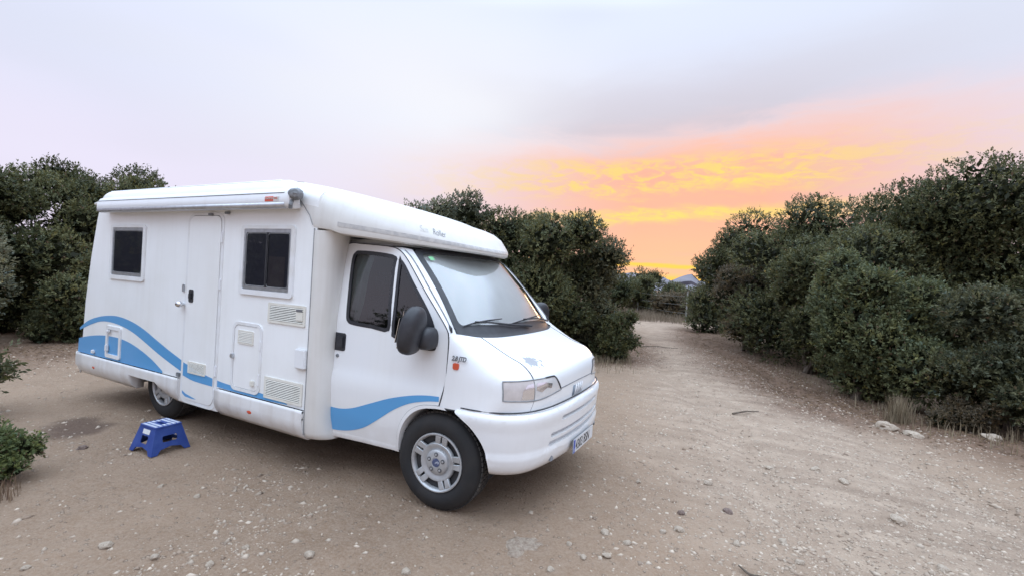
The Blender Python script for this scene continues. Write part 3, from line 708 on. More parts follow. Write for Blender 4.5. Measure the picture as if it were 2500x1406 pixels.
# ---- louvred vents: frame, dark back, slats one by one
def vent(x0, z0, x1, z1, n, m, parent, o=.004, name='vent', badge=False):
    V = link(bpy.data.objects.new(name, None), parent) if parent is VAN else parent
    b = .022 if x1-x0 > .3 else .012
    trim('vent_frame', rrect(x0, z0, x1, z1, .008, 3), flat(o+.007), m, V, holes=[rrect(x0+b, z0+b, x1-b, z1-b, .004, 2)], step=(1, 1), thick=.01, out=(0, -1, 0), smooth=False)
    trim('vent_back', rrect(x0+.004, z0+.004, x1-.004, z1-.004, .004, 2), flat(o-.002), 'dark_inside', V, step=(1, 1), out=(0, -1, 0))
    me = None
    h = (z1-z0-2*b)/n
    for k in range(n):
        z = z0+b+h*(k+.5)
        if me is None:
            bm = bmesh.new(); box(bm, (0, 0, 0), (x1-x0-2*b+.004, .003, h*.60), Matrix.Rotation(R(-28), 3, 'X'))
            s = from_bm('slat', bm, m, V, smooth=False); me = s.data
        else: s = link(bpy.data.objects.new('slat', me), V)
        s.location = ((x0+x1)/2, -(BY+o+.006), z)
    if badge:
        trim('vent_badge', rrect(x1-.10, z1-.052, x1-.03, z1-.03, .002, 1), flat(o+.0135), 'grey_ink', V, step=(1, 1), thick=.002, out=(0, -1, 0))
        trim('vent_cover', rrect(x1-.105, z0+.05, x1-b, z1-.055, .002, 1), flat(o+.012), m, V, step=(1, 1), thick=.003, out=(0, -1, 0))
    return V
vent(-1.775, 1.262, -1.300, 1.437, 9, 'cream_plastic', VAN, badge=True)
vent(-1.775, .592, -1.288, .782, 10, 'cream_plastic', VAN)
vent(-2.94, .645, -2.65, .762, 9, 'cream_plastic', D, o=.012)

# ---- locker hatch
H = link(bpy.data.objects.new('locker_hatch', None), VAN)
trim('hatch_frame', rrect(-2.262, .592, -1.838, 1.228, .07, 8), flat(.010), 'white_plastic', H, holes=[rrect(-2.235, .62, -1.865, 1.20, .055, 8)], step=(.5, .5), thick=.012, out=(0, -1, 0), smooth=False)
trim('hatch_leaf', rrect(-2.231, .624, -1.869, 1.196, .052, 8), flat(.006), 'body_panel', H, step=(.5, .5), thick=.006, out=(0, -1, 0), smooth=False)
trim('hatch_gap', rrect(-2.25, .604, -1.85, 1.216, .06, 8), flat(.0025), 'grey_seam', H, step=(.5, .5), out=(0, -1, 0))
vent(-2.175, 1.03, -1.955, 1.155, 7, 'cream_plastic', H, o=.007)
box_obj('hatch_latch', (-2.238, -(BY+.018), .905), (.035, .03, .04), 'alu', H, .006)
box_obj('hatch_latch', (-1.935, -(BY+.016), .69), (.04, .025, .05), 'cream_plastic', H, .005)
tube_obj('hinge', [(-1.857, -(BY+.011), 1.0), (-1.857, -(BY+.011), 1.08)], .008, 'alu_white', H)
tube_obj('hinge', [(-1.857, -(BY+.011), .68), (-1.857, -(BY+.011), .78)], .008, 'alu_white', H)
# socket box, cassette door, filler cap
box_obj('socket_box', (-1.315, -(BY+.017), .993), (.125, .034, .165), 'white_plastic', VAN, .008)
K = link(bpy.data.objects.new('cassette_hatch', None), VAN)
trim('hatch_frame', rrect(-4.615, .592, -4.282, .958, .025, 4), flat(.016), 'white_plastic', K, holes=[rrect(-4.575, .632, -4.322, .918, .012, 3)], step=(1, 1), thick=.016, out=(0, -1, 0), smooth=False)
box_obj('hatch_latch', (-4.565, -(BY+.022), .70), (.035, .03, .075), 'white_plastic', K, .006)
box_obj('hatch_latch', (-4.55, -(BY+.022), .895), (.05, .03, .03), 'white_plastic', K, .006)
box_obj('water_tap', (-4.90, -(BY+.014), .615), (.05, .03, .04), 'white_plastic', VAN, .006)
box_obj('plug_socket', (-3.11, -(BY+.012), .600), (.05, .02, .04), 'grey_mech', VAN, .003)

# ---- side windows
def window(x0, z0, x1, z1, sashes, side=-1):
    W = link(bpy.data.objects.new('side_window', None), VAN)
    f = lambda o: (lambda a, b: (a, side*(BY+o), b))
    ou = (0, side, 0)
    trim('window_frame', rrect(x0, z0, x1, z1, .035, 5), f(.018), 'white_plastic', W, holes=[rrect(x0+.045, z0+.045, x1-.045, z1-.03, .012, 3)], step=(1, 1), thick=.018, out=ou, smooth=False)
    trim('inner_frame', rrect(x0+.045, z0+.045, x1-.045, z1-.03, .012, 3), f(.012), 'alu', W, holes=[rrect(x0+.068, z0+.078, x1-.062, z1-.062, .02, 4)], step=(1, 1), thick=.010, out=ou, smooth=False)
    trim('window_back', rrect(x0+.03, z0+.03, x1-.03, z1-.02, .01, 3), f(.0015), 'window_dark', W, step=(1, 1), out=ou)
    ax, bx_ = x0+.066, x1-.060; n = len(sashes)
    for k, bl in enumerate(sashes):
        a = ax+(bx_-ax)*k/n; b = ax+(bx_-ax)*(k+1)/n
        p = trim('pane', rrect(a+.006, z0+.080, b-.006, z1-.064, .03, 5), f(.0075+.002*k), 'acrylic', W, step=(1, 1), out=ou)
        trim('pane_edge', rrect(a+.006, z0+.080, b-.006, z1-.064, .03, 5), f(.0085+.002*k), 'grey_seam', W, holes=[rrect(a+.013, z0+.087, b-.013, z1-.071, .026, 5)], step=(1, 1), out=ou)
        if bl: trim('blind', rrect(a+.02, z0+.09, b-.065, z0+.09+(z1-z0)*.42, .004, 1), f(.004), 'blind', W, step=(1, 1), out=ou)
    if n > 1: box_obj('mullion', ((ax+bx_)/2, side*(BY+.011), (z0+z1)/2+.008), (.022, .012, z1-z0-.14), 'black_plastic', W, .002)
    return W
window(-4.61, 1.50, -3.86, 2.118, [0])
window(-2.20, 1.486, -1.47, 2.112, [0, 1])
window(-4.5, 1.49, -3.5, 2.11, [0], side=1); window(-2.4, 1.49, -1.5, 2.11, [0, 0], side=1)

# ---- awning in its case
AW = link(bpy.data.objects.new('awning', None), VAN)
prof = [(-BY+.0, 2.405), (-BY-.03, 2.425), (-BY-.075, 2.415), (-BY-.105, 2.385), (-BY-.122, 2.33), (-BY-.118, 2.28), (-BY-.10, 2.258), (-BY-.05, 2.25), (-BY-.0, 2.262)]
pr = spline(prof, 4)
xs = np.linspace(-4.70, -1.50, 12)
grid('awning_case', np.array([[(x, y, z) for y, z in pr] for x in xs]), 'alu_white', AW, angle=60, flip=True)
bmx = bmesh.new()
for x in (-4.70,): bmx.faces.new([bmx.verts.new((x, y, z)) for y, z in pr])
from_bm('end_cap', bmx, 'alu_white', AW)
grid('lead_rail', np.array([[(x, y, z) for y, z in [(-BY-.110, 2.298), (-BY-.125, 2.290), (-BY-.126, 2.262), (-BY-.112, 2.252), (-BY-.08, 2.247)]] for x in (-4.69, -1.49)]), 'alu', AW, flip=True, thick=.004)
tube_obj('case_groove', [(-4.70, -BY-.112, 2.376), (-1.50, -BY-.112, 2.376)], .0035, 'grey_seam', AW)
P = []
for k, (x, g) in enumerate(((-1.51, 1.04), (-1.47, 1.06), (-1.43, 1.0), (-1.415, .55))):
    P.append([(x, -BY-.06+(y+BY+.06)*g, 2.338+(z-2.338)*g) for y, z in pr])
grid('end_cap', P, 'white_plastic', AW, flip=True)
bmx = bmesh.new(); bmx.faces.new([bmx.verts.new(p) for p in P[-1]]); from_bm('end_cap', bmx, 'white_plastic', AW)
rr = random.Random(4)
bm = bmesh.new(); bmesh.ops.create_icosphere(bm, subdivisions=3, radius=1)
for v in bm.verts: v.co *= 1+.16*mnoise.noise(v.co*2.6+Vector((3, 1, 7)))
bmesh.ops.scale(bm, vec=(.060, .060, .052), verts=bm.verts); bmesh.ops.translate(bm, vec=(-1.395, -BY-.085, 2.365), verts=bm.verts); from_bm('gear_head', bm, 'grey_mech', AW)
tube_obj('crank_eye', [(-1.42, -BY-.10, 2.31), (-1.415, -BY-.115, 2.27), (-1.43, -BY-.105, 2.245)], .016, 'grey_mech', AW, n=8)
tube_obj('end_bracket', [(-4.72, -BY-.06, 2.37), (-4.79, -BY-.10, 2.345)], [.03, .015], 'grey_sticker', AW, n=8)
LBY = lambda z: -BY-.1245-.0*z
trim('maker_label', [(-1.735, 2.303), (-1.625, 2.303), (-1.625, 2.355), (-1.735, 2.355)], lambda a, b: (a, -BY-.1245+(.012 if b > 2.34 else 0), b), 'red_sticker', AW, step=(1, .013), out=(0, -1, 0))
trim('maker_label', [(-1.623, 2.303), (-1.555, 2.303), (-1.555, 2.355), (-1.623, 2.355)], lambda a, b: (a, -BY-.1245+(.012 if b > 2.34 else 0), b), 'grey_sticker', AW, step=(1, .013), out=(0, -1, 0))
text_obj('label_text', 'FIAMMA', .028, 'grey_sticker', AW, frame_side(-1.728, -BY-.1262, 2.318), extr=.0006)
text_obj('label_text', 'F45', .028, 'red_sticker', AW, frame_side(-1.612, -BY-.1262, 2.318), extr=.0006)

# ---- low-profile roof fairing over the cab
def roofz(x, y):
    z = float(np.interp(x, [-1.9, -1.7, -1.45, -1.16, -.6, -.3, -.12, .1], [2.545, 2.54, 2.495, 2.415, 2.265, 2.165, 2.085, 2.03]))
    return z+.02*(1-(y/1.0)**2)
plan = [(-1.72, -BY-.006), (-1.45, -BY-.006), (-1.20, -BY-.004), (-.98, -1.135), (-.78, -1.07), (-.62, -.965), (-.50, -.84), (-.37, -.66), (-.26, -.46), (-.185, -.24), (-.155, 0)]
pl = spline(plan, 5); S = len(pl)
cum = np.r_[0, np.cumsum(np.hypot(*np.diff(pl, axis=0).T))]
def lipz(i):
    x = pl[i][0]
    return float(np.interp(x, [-1.72, -1.25, -.9, -.55, -.3, -.1], [2.085, 2.072, 2.035, 2.005, 1.985, 1.972]))
rows = []
prof_t = [(.17, 'u', .015), (.08, 'u', .004), (.035, 'u', 0), (.006, 'l', .012), (0, 'l', .035), (0, 'm', .25), (.004, 'm', .5), (.012, 'm', .72), (.035, 't', -.085), (.075, 't', -.04), (.14, 't', -.014), (.24, 't', -.002), (.40, 't', 0), (.60, 't', 0), (.8, 't', 0), (1.0, 't', 0)]
fair = np.zeros((len(prof_t), S, 3))
for i in range(S):
    x, y = pl[i]
    a, b = pl[max(i-1, 0)], pl[min(i+1, S-1)]
    t = (b-a)/np.linalg.norm(b-a); nin = np.array([-t[1], t[0]])
    if i == S-1: nin = np.array([-1.0, 0])
    spine = np.array([min(x, -.75)-.0, 0.0])
    lz = lipz(i)
    for k, (ins, kind, dz) in enumerate(prof_t):
        base = np.array([x, y])
        if kind in 'ulm': q = base+nin*ins
        else:
            q = base+nin*min(ins, .24)
            if ins > .24: q = q+(spine-q)*((ins-.24)/.76)
        tz = roofz(q[0], q[1])
        if kind == 'u': z = lz+dz
        elif kind == 'l': z = lz+dz
        elif kind == 'm': z = lz+.03+(tz-.12-lz)*dz
        else: z = tz+dz
        fair[k, i] = (q[0], q[1], z)
# rear edge of the moulding follows the arc of the seam down the side
for k in range(3, len(prof_t)):
    for i in range(S):
        z = fair[k, i, 2]
        xr = float(np.interp(z, [2.08, 2.2, 2.33, 2.42, 2.52, 2.6], [-1.25, -1.31, -1.44, -1.56, -1.70, -1.72]))
        if fair[k, i, 0] < -.98:
            f = (fair[k, i, 0]+1.72)/(1.72-.98); fair[k, i, 0] = xr+(-.98-xr)*f
for k in range(0, 3):
    for i in range(S):
        if fair[k, i, 0] < -.98:
            f = (fair[k, i, 0]+1.72)/(1.72-.98); fair[k, i, 0] = -1.25+(-.98+1.25)*f
F = grid('roof_fairing', fair, 'gel_coat', VAN, mirror=True, angle=50)
F.data.polygons.foreach_set('use_smooth', [True]*len(F.data.polygons))
edge = [fair[k, 0] for k in range(4, 12)]
for s in (1, -1): tube_obj('panel_gap', [(p[0], p[1]*s, p[2]) for p in edge], .0045, 'grey_seam', VAN)
# underside between lip, cab roof and windscreen head
box_obj('cab_roof', (-.90, 0, 2.015), (.66, 1.60, .05), 'cab_paint', VAN, .02)
ui = []
for i in range(S):
    x, y = pl[i]
    if x < -1.16: continue
    a, b = pl[max(i-1, 0)], pl[min(i+1, S-1)]; t = (b-a)/np.linalg.norm(b-a)
    ui.append((x-t[1]*.05, min(y+t[0]*.05, 0) if i < S-1 else 0))
ui = [(-1.16, ui[0][1])]+ui
trim('fairing_underside', ui+[(x, -y) for x, y in reversed(ui[:-1])], lambda a, b: (a, b, float(np.interp(a, [-1.25, -.9, -.55, -.3, -.1], [2.072, 2.035, 2.005, 1.985, 1.972]))+.010), 'gel_coat', VAN, step=(.1, .3), out=(0, 0, -1))
# decal line and lettering on the moulding
def on_fair(i, z, o=.0025):
    col = fair[3:10, i]; k = np.argsort(col[:, 2]); zz = col[k, 2]
    x = np.interp(z, zz, col[k, 0]); y = np.interp(z, zz, col[k, 1])
    a, b = pl[max(i-1, 0)], pl[min(i+1, S-1)]; t = (b-a)/np.linalg.norm(b-a); n_ = np.array([t[1], -t[0]])
    if i == S-1: n_ = np.array([1.0, 0])
    return (x+n_[0]*o, y+n_[1]*o, z)
i0 = next(i for i in range(S) if pl[i][0] > -1.03)
st = []
for i in range(i0, S):
    u = (i-i0)/(S-1-i0); zt = np.interp(pl[i][0], [-1.05, -.6, -.3, -.15], [2.150, 2.098, 2.058, 2.040]); h = .036-.004*u
    st.append([on_fair(i, zt-h*j/3) for j in range(4)])
grid('fairing_stripe', st, 'faded_vinyl', VAN, mirror=True, angle=60, flip=True)
def word(name, body, size, m, s0, z0, sx):
    me_o = text_obj(name, body, size, m, VAN, Matrix.Identity(4), extr=.0006, sx=sx, bold=-.0012)
    for v in me_o.data.vertices:
        s = s0+v.co.x; i = int(np.clip(np.searchsorted(cum, s)-1, 0, S-2)); f = (s-cum[i])/(cum[i+1]-cum[i])
        z = z0+v.co.y-.14*v.co.x
        p = np.array(on_fair(i, z, .003+v.co.z))*(1-f)+np.array(on_fair(i+1, z, .003+v.co.z))*f
        v.co = Vector(p)
    return me_o
sR = cum[next(i for i in range(S) if pl[i][1] > -.70)]
word('lettering', 'Sun', .080, 'faded_ink', sR-.085, 2.124, .62)
word('lettering', 'Roller', .080, 'grey_ink', sR+.03, 2.106, .62)

# ---- pillar moulding between body and cab
plc = spline([(-1.245, -BY-.006), (-1.205, -BY-.005), (-1.165, -1.138), (-1.130, -1.10), (-1.112, -1.05), (-1.112, -.98), (-1.16, -.86)], 4)
P = []
for z in (.318, .335, .38, .5, .9, 1.4, 1.8, 1.95, 2.03, 2.075):
    ins = .06 if z < .32 else (.025 if z < .34 else (.006 if z < .39 else 0))
    row = []
    for x, y in plc:
        bul = .05*max(0, (z-1.75)/.3)**2 * max(0, (x+1.245)/.2)           # sweeps forward under the roof
        low = .05*max(0, (.55-z)/.25)*max(0, min(1, (x+1.2)/.12))
        row.append((x+bul+low, y+ins, z))
    P.append(row)
grid('door_pillar', P, 'gel_coat', VAN, angle=60, flip=True); grid('door_pillar', np.array(P)*np.array([1, -1, 1]), 'gel_coat', VAN, angle=60)
for s in (-1, 1): tube_obj('panel_gap', [(-1.247, s*(BY+.0055), .36), (-1.247, s*(BY+.0055), 2.09)], .0045, 'grey_seam', VAN)

# ---- cab doors
def outline_arch(cx, cz, r, a0, a1, n=14): return [(cx+r*math.cos(R(a0+(a1-a0)*k/n)), cz+r*math.sin(R(a0+(a1-a0)*k/n))) for k in range(n+1)]
door_front = [(.014, .80), (.032, .893), (.046, 1.0), (.048, 1.107), (.046, 1.25), (.040, 1.31), (.022, 1.362), (-.082, 1.475), (-.227, 1.622), (-.384, 1.792), (-.48, 1.89), (-.555, 1.945), (-.64, 1.972), (-.80, 1.985), (-1.0, 1.995), (-1.10, 2.0), (-1.17, 1.98)]
arch = [(-.385, .40), (-.377, .50), (-.352, .59), (-.305, .67), (-.235, .735), (-.15, .775), (-.07, .79)]
door_poly = [*spline(door_front, 3), (-1.19, 1.6), (-1.17, 1.2), (-1.15, .8), (-1.14, .385), (-.77, .40), (-.40, .408), *spline(arch, 3)]
gl = [(-1.07, 1.86), (-1.045, 1.92), (-.99, 1.935), (-.76, 1.925), (-.583, 1.895), (-.575, 1.80), (-.545, 1.5), (-.530, 1.300), (-.72, 1.300), (-.92, 1.308), (-.99, 1.33), (-1.018, 1.40), (-1.05, 1.65)]
gq = [(-.552, 1.875), (-.525, 1.872), (-.47, 1.825), (-.363, 1.70), (-.182, 1.50), (-.10, 1.385), (-.066, 1.30), (-.066, 1.235), (-.085, 1.205), (-.25, 1.215), (-.48, 1.25), (-.505, 1.30), (-.52, 1.5)]
def scale_poly(p, k):
    p = np.array(p); c = p.mean(0); return [tuple(c+(q-c)*k) for q in p]
def inset(p, d):
    p = np.array(p); n = len(p); out = []
    ar = sum(p[i][0]*p[(i+1) % n][1]-p[(i+1) % n][0]*p[i][1] for i in range(n)); sg = 1 if ar > 0 else -1
    for i in range(n):
        a, b, c = p[i-1], p[i], p[(i+1) % n]
        t1 = (b-a)/np.linalg.norm(b-a); t2 = (c-b)/np.linalg.norm(c-b)
        n1 = np.array([-t1[1], t1[0]])*sg; n2 = np.array([-t2[1], t2[0]])*sg
        m_ = n1+n2; m_ /= max(1e-6, np.linalg.norm(m_)); out.append(tuple(b+m_*d/max(.5, m_.dot(n1))))
    return out
GL = [tuple(q) for q in spline(gl, 3, closed=True)]; GQ = [tuple(q) for q in spline(gq, 3, closed=True)]
for s in (-1, 1):
    DR = link(bpy.data.objects.new('cab_door', None), VAN)
    def cs(o, s=s): return lambda a, b: (a, s*(Ys(b)+o), b)
    ou = (0, s, 0)
    trim('door_panel', door_poly, cs(0), 'cab_paint', DR, holes=[GL, GQ], step=(.07, .045), thick=.012, out=ou)
    for G in (GL, GQ):
        trim('window_seal', G, cs(.002), 'black_plastic', DR, holes=[inset(G, .030 if G is GL else .026)], step=(.1, .07), thick=.006, out=ou)
        trim('door_glass', inset(G, .012), cs(-.006), 'cab_glass', DR, step=(.1, .07), out=ou)
    trim('handle_plate', rrect(-1.157, 1.080, -.990, 1.230, .022), cs(.004), 'black_plastic', DR, step=(.5, .05), thick=.006, out=ou)
    box_obj('door_handle', (-1.045, s*1.002, 1.155), (.075, .02, .10), 'black_plastic', DR, .006)
    bm = bmesh.new(); bmesh.ops.create_cone(bm, segments=16, radius1=.016, radius2=.014, depth=.012, cap_ends=True, matrix=Matrix.Translation((-1.07, s*1.0, 1.035)) @ Matrix.Rotation(R(90), 4, 'X')); from_bm('door_lock', bm, 'grey_mech', DR)
    if s < 0:
        bl = [(-1.14, .597), (-.994, .600), (-.855, .628), (-.677, .694), (-.466, .774), (-.264, .830), (-.111, .857), (.008, .866)]
        bl2 = [(.010, .830), (-.107, .812), (-.261, .770), (-.42, .690), (-.585, .577), (-.718, .493), (-.857, .440), (-.999, .410), (-1.14, .400)]
        trim('wave_stripe', [*spline(bl, 4), *spline(bl2, 4)], cs(.0022), 'blue_vinyl', DR, step=(.07, .045), out=ou)
    tube_obj('panel_gap', [cs(-.001)(a, b) for a, b in spline(door_front, 3)], .0048, 'seam', DR)
    tube_obj('panel_gap', [cs(.0005)(a, b) for a, b in spline([(.014, .80)]+list(reversed(arch)), 3)], .003, 'grey_seam', DR)
    # wheel-arch lip and sill
    lip_ = [(x*1.0+.012, z-.018) for x, z in arch]
    P = [[(x, s*(Ys(z)+.004), z), (x+.022, s*(Ys(z)+.004), z-.020), (x+.032, s*(Ys(z)-.05), z-.022), (x+.034, s*(Ys(z)-.25), z-.022)] for x, z in [(q[0], q[1]) for q in spline(arch+[(.0, .797), (.06, .797)], 3)]]
    grid('arch_lip', P, 'cab_paint', VAN, flip=(s < 0), angle=70)
    P = [[(x, s*(Ys(.41)-.002), z0+.0), (x, s*(Ys(.4)+.002), z0-.012), (x, s*(Ys(.38)-.004), z0-.045), (x, s*(Ys(.36)-.04), z0-.062), (x, s*.8, z0-.062)] for x, z0 in ((-1.14, .386), (-.77, .401), (-.42, .410), (-.362, .408))]
    grid('door_sill', P, 'skirt', VAN, flip=(s > 0), angle=50)

def bumper_top(u):
    q = spline([(.20, -1.012, .817), (.33, -1.008, .818), (.48, -.972, .820), (.60, -.89, .823), (.682, -.765, .826), (.735, -.58, .830), (.765, -.31, .835), (.778, 0, .838)], 8); k = u*(len(q)-1); i = min(int(k), len(q)-2)
    return q[i]*(1-(k-i))+q[i+1]*(k-i)
# ---- nose: wings, bonnet, grille strip and lamps on one surface
net = np.array([
 [(.014,-1.018,.79), (.24,-1.015,.795), (.45,-.985,.80), (.645,-.80,.80), (.725,-.48,.805), (.755,0,.815)],
 [(.035,-1.008,.90), (.28,-1.003,.905), (.515,-.955,.91), (.662,-.755,.90), (.728,-.46,.915), (.752,0,.93)],
 [(.046,-1.0,1.04), (.27,-.992,1.045), (.502,-.945,1.04), (.645,-.745,1.04), (.708,-.48,1.045), (.738,0,1.055)],
 [(.047,-.994,1.15), (.25,-.972,1.15), (.43,-.90,1.135), (.555,-.745,1.135), (.615,-.48,1.13), (.655,0,1.135)],
 [(.045,-.988,1.25), (.19,-.94,1.24), (.32,-.86,1.205), (.405,-.725,1.19), (.445,-.48,1.20), (.475,0,1.215)],
 [(.038,-.980,1.325), (.085,-.915,1.325), (.12,-.83,1.315), (.165,-.72,1.30), (.225,-.48,1.29), (.255,0,1.29)]])
ext = np.zeros((8, 8, 3)); ext[1:7, 1:7] = net
ext[1:7, 0] = 2*net[:, 0]-net[:, 1]; ext[1:7, 7] = net[:, 4]*np.array([1, -1, 1])
ext[0] = 2*ext[1]-ext[2]; ext[7] = 2*ext[6]-ext[5]
def nose(s, t, o=0.0):
    s = min(max(s, 0), 5); t = min(max(t, 0), 5)
    i = min(int(s), 4); j = min(int(t), 4); fs, ft = s-i, t-j
    r_ = [cr(*[ext[j+b, i+a] for a in range(4)], fs) for b in range(4)]
    p = cr(*r_, ft)
    if o:
        e = 1e-3
        a = nose(min(s+e, 5), t)-nose(max(s-e, 0), t); b = nose(s, min(t+e, 5))-nose(s, max(t-e, 0))
        n_ = np.cross(a, b); n_ /= np.linalg.norm(n_)
        p = p+n_*o
    return p
wing = [(0, 0), (1, 0), (2, 0), (3, 0), (3, .96), (2.5, .98), (2.04, .98), (1.97, 1.06), (1.95, 1.5), (1.96, 1.94), (2.03, 2.02), (2.5, 2.02), (3, 2.03), (3, 3), (3, 4), (3, 5), (2, 5), (1, 5), (0, 5)]
lampo = [(2.04, .98), (2.5, .98), (3, .96), (3.5, .98), (4.10, 1.08), (4.14, 1.16), (4.06, 1.6), (3.97, 1.95), (3.90, 2.0), (3.5, 2.02), (3, 2.03), (2.5, 2.02), (2.03, 2.02), (1.96, 1.94), (1.95, 1.5), (1.97, 1.06)]
bonn = [(3, 2.03), (3.5, 2.02), (3.90, 2.0), (3.97, 1.95), (4.06, 1.6), (4.14, 1.16), (4.5, 1.15), (5, 1.15), (5, 5), (4, 5), (3, 5)]
strip = [(3, 0), (4, 0), (5, 0), (5, 1.15), (4.5, 1.15), (4.14, 1.16), (4.10, 1.08), (3.5, .98), (3, .96)]
G = (.2, .2)
trim('wing', wing, nose, 'cab_paint', VAN, step=G, thick=.012, out=(.4, -1, .3))
trim('wing', wing, lambda a, b: nose(a, b)*np.array([1, -1, 1]), 'cab_paint', VAN, step=G, thick=.012, out=(.4, 1, .3))
trim('bonnet', bonn, nose, 'bonnet_paint', VAN, step=G, thick=0, out=(.6, 0, 1), mirror=True)
trim('grille_panel', strip, nose, 'cab_paint', VAN, step=G, thick=0, out=(1, 0, 0), mirror=True)
for s in (-1, 1):
    mi = np.array([1, -s, 1])
    HL = link(bpy.data.objects.new('headlight', None), VAN)
    side_l = [p for p in lampo if p[0] <= 3]; front_l = [p for p in lampo if p[0] >= 3]
    trim('indicator_lens', side_l, lambda a, b: nose(a, b, .001)*mi, 'indicator_lens', HL, step=(.15, .15), out=(.3, s, 0))
    trim('lamp_lens', front_l, lambda a, b: nose(a, b, .001)*mi, 'lens', HL, step=(.15, .15), out=(1, s*.3, 0))
    trim('reflector', [(2.55, 1.1), (2.98, 1.06), (2.98, 1.85), (2.75, 1.8), (2.58, 1.5)], lambda a, b: nose(a, b, .0028)*mi, 'reflector', HL, step=(.1, .1), out=(1, s*.3, 0))
    trim('reflector', [(3.06, 1.5), (3.3, 1.35), (3.55, 1.5), (3.75, 1.4), (3.8, 1.62), (3.5, 1.8), (3.1, 1.85)], lambda a, b: nose(a, b, .0028)*mi, 'reflector', HL, step=(.1, .1), out=(1, s*.3, 0))
    tube_obj('lamp_seal', [nose(*p, .001)*mi for p in spline(lampo, 2, closed=True)]+[nose(*lampo[0], .001)*mi], .0055, 'grey_seam', HL)
    tube_obj('lamp_seal', [nose(*p, .001)*mi for p in spline([(3.55, 2.025), (3.90, 2.0), (3.985, 1.92), (4.06, 1.6), (4.14, 1.18)], 5)], .007, 'black_plastic', HL)
    tube_obj('lens_joint', [nose(3, t, .001)*mi for t in np.linspace(.97, 2.02, 8)], .004, 'grey_seam', HL)
    tube_obj('panel_gap', [nose(3, t, -.001)*mi for t in np.linspace(2.02, 5, 30)], .0048, 'seam', VAN)
    tube_obj('panel_gap', [nose(4.12+(5-4.12)*k/8, 1.155, -.001)*mi for k in range(9)], .005, 'grey_mech', VAN)
    tube_obj('panel_gap', [nose(3, t, -.002)*mi for t in np.linspace(0, .96, 8)], .003, 'grey_seam', VAN)
    tube_obj('panel_gap', [np.array(bumper_top(k/30))*np.array([1, -s, 1]) for k in range(31)], .006, 'seam', VAN)
    tube_obj('panel_gap', [nose(3*k/24, .0, -.002)*mi+np.array([0, 0, -.004]) for k in range(25)]+[nose(3+2*k/16, .0, -.002)*mi+np.array([0, 0, -.004]) for k in range(1, 17)], .006, 'seam', VAN)
# bars of the maker's emblem on the grille strip
for k in range(5):
    y = -.17+.05*k
    P = [[np.array(nose(5-abs(y+dy)/.48, b, .004))*np.array([1, -1 if y+dy > 0 else 1, 1]) for dy in (0, .028)] for b in (.22, .55, .92)]
    for q, row in enumerate(P):
        for e in row: e[1] += .012*q
    grid('emblem_bar', np.array(P), 'grey_vinyl' if k == 0 else 'alu_white', VAN, thick=.003)
# side badge and repeater
text_obj('engine_badge', '2.8 JTD', .050, 'grey_ink', VAN, frame_side(.088, -1.0005, 1.148, tilt=R(2)), extr=.002, shear=.35, sx=.80, bold=.0016)
for s in (-1, 1):
    trim('side_repeater', rrect(.102, 1.082, .152, 1.13, .014), lambda a, b: (a, s*(1.002+.0), b), 'orange_lamp', VAN, step=(1, 1), thick=.012, out=(0, s, 0))

# ---- front bumper: a section swept round the nose
bp = spline([(.10, -1.032), (.30, -1.030), (.47, -1.00), (.60, -.925), (.69, -.80), (.745, -.60), (.785, -.32), (.80, 0)], 8)
cb = np.r_[0, np.cumsum(np.hypot(*np.diff(bp, axis=0).T))]; SB = cb[-1]
def bump_off(z):
    return float(np.interp(z, [.36, .375, .40, .44, .50, .525, .68, .74, .775, .80, .815], [-.10, -.05, -.022, -.006, 0, -.010, .000, .010, .010, -.004, -.05]))
def bumper(s, z, o=0.0):
    s = min(max(s, 0), 2*SB); m_ = s > SB; ss = 2*SB-s if m_ else s
    i = int(np.clip(np.searchsorted(cb, ss)-1, 0, len(cb)-2)); f = (ss-cb[i])/(cb[i+1]-cb[i])
    def nr(i):
        a, b = bp[max(i-1, 0)], bp[min(i+1, len(bp)-1)]
        if i == len(bp)-1: return np.array([1., 0])
        t = (b-a)/np.linalg.norm(b-a); return np.array([t[1], -t[0]])
    n_ = nr(i)*(1-f)+nr(i+1)*f; q = bp[i]*(1-f)+bp[i+1]*f
    rise = .020*(ss/SB)**2
    q = q+n_*(bump_off(z-rise*max(0, (z-.5)/.3))+o)
    return (q[0], -q[1] if m_ else q[1], z)
def s_of_y(y): return float(np.interp(y, bp[:, 1], cb)) if y <= 0 else 2*SB-float(np.interp(-y, bp[:, 1], cb))
ar = [(.455, .365), (.447, .45), (.415, .55), (.365, .63), (.29, .705), (.215, .755), (.165, .785), (.168, .803), (.19, .812)]
arS = [(x-.10, z) for x, z in ar]                          # chart length along the side is close to x
top_ = [(s, .812+.020*(1-abs(s-SB)/SB)**2) for s in np.linspace(.14, 2*SB-.14, 24)]
bot_ = [(s, .365) for s in np.linspace(2*SB-.40, .40, 20)]
poly = [*spline(arS[:-1], 3), *top_, *[(2*SB-a, b) for a, b in reversed(list(map(tuple, spline(arS[:-1], 3))))], *bot_]
slots = [(-.44, .44, .700, .738), (-.58, .58, .590, .628), (-.60, .60, .528, .566)]
def slot(y0, y1, z0, z1):
    a, b = s_of_y(y0), s_of_y(y1)
    return rrect(a, z0, b, z1, .017, 4)
trim('front_bumper', poly, bumper, 'skirt' if False else 'cab_paint', VAN, holes=[slot(*q) for q in slots], step=(.035, .025), thick=.028, out=(1, 0, 0), angle=50)
for q in slots:
    a, b = s_of_y(q[0]-.02), s_of_y(q[1]+.02)
    trim('bumper_slot', rrect(a, q[2]-.012, b, q[3]+.012, .01, 2), lambda u, v: bumper(u, v, -.030), 'slot_shade', VAN, step=(.05, .1), out=(1, 0, 0))
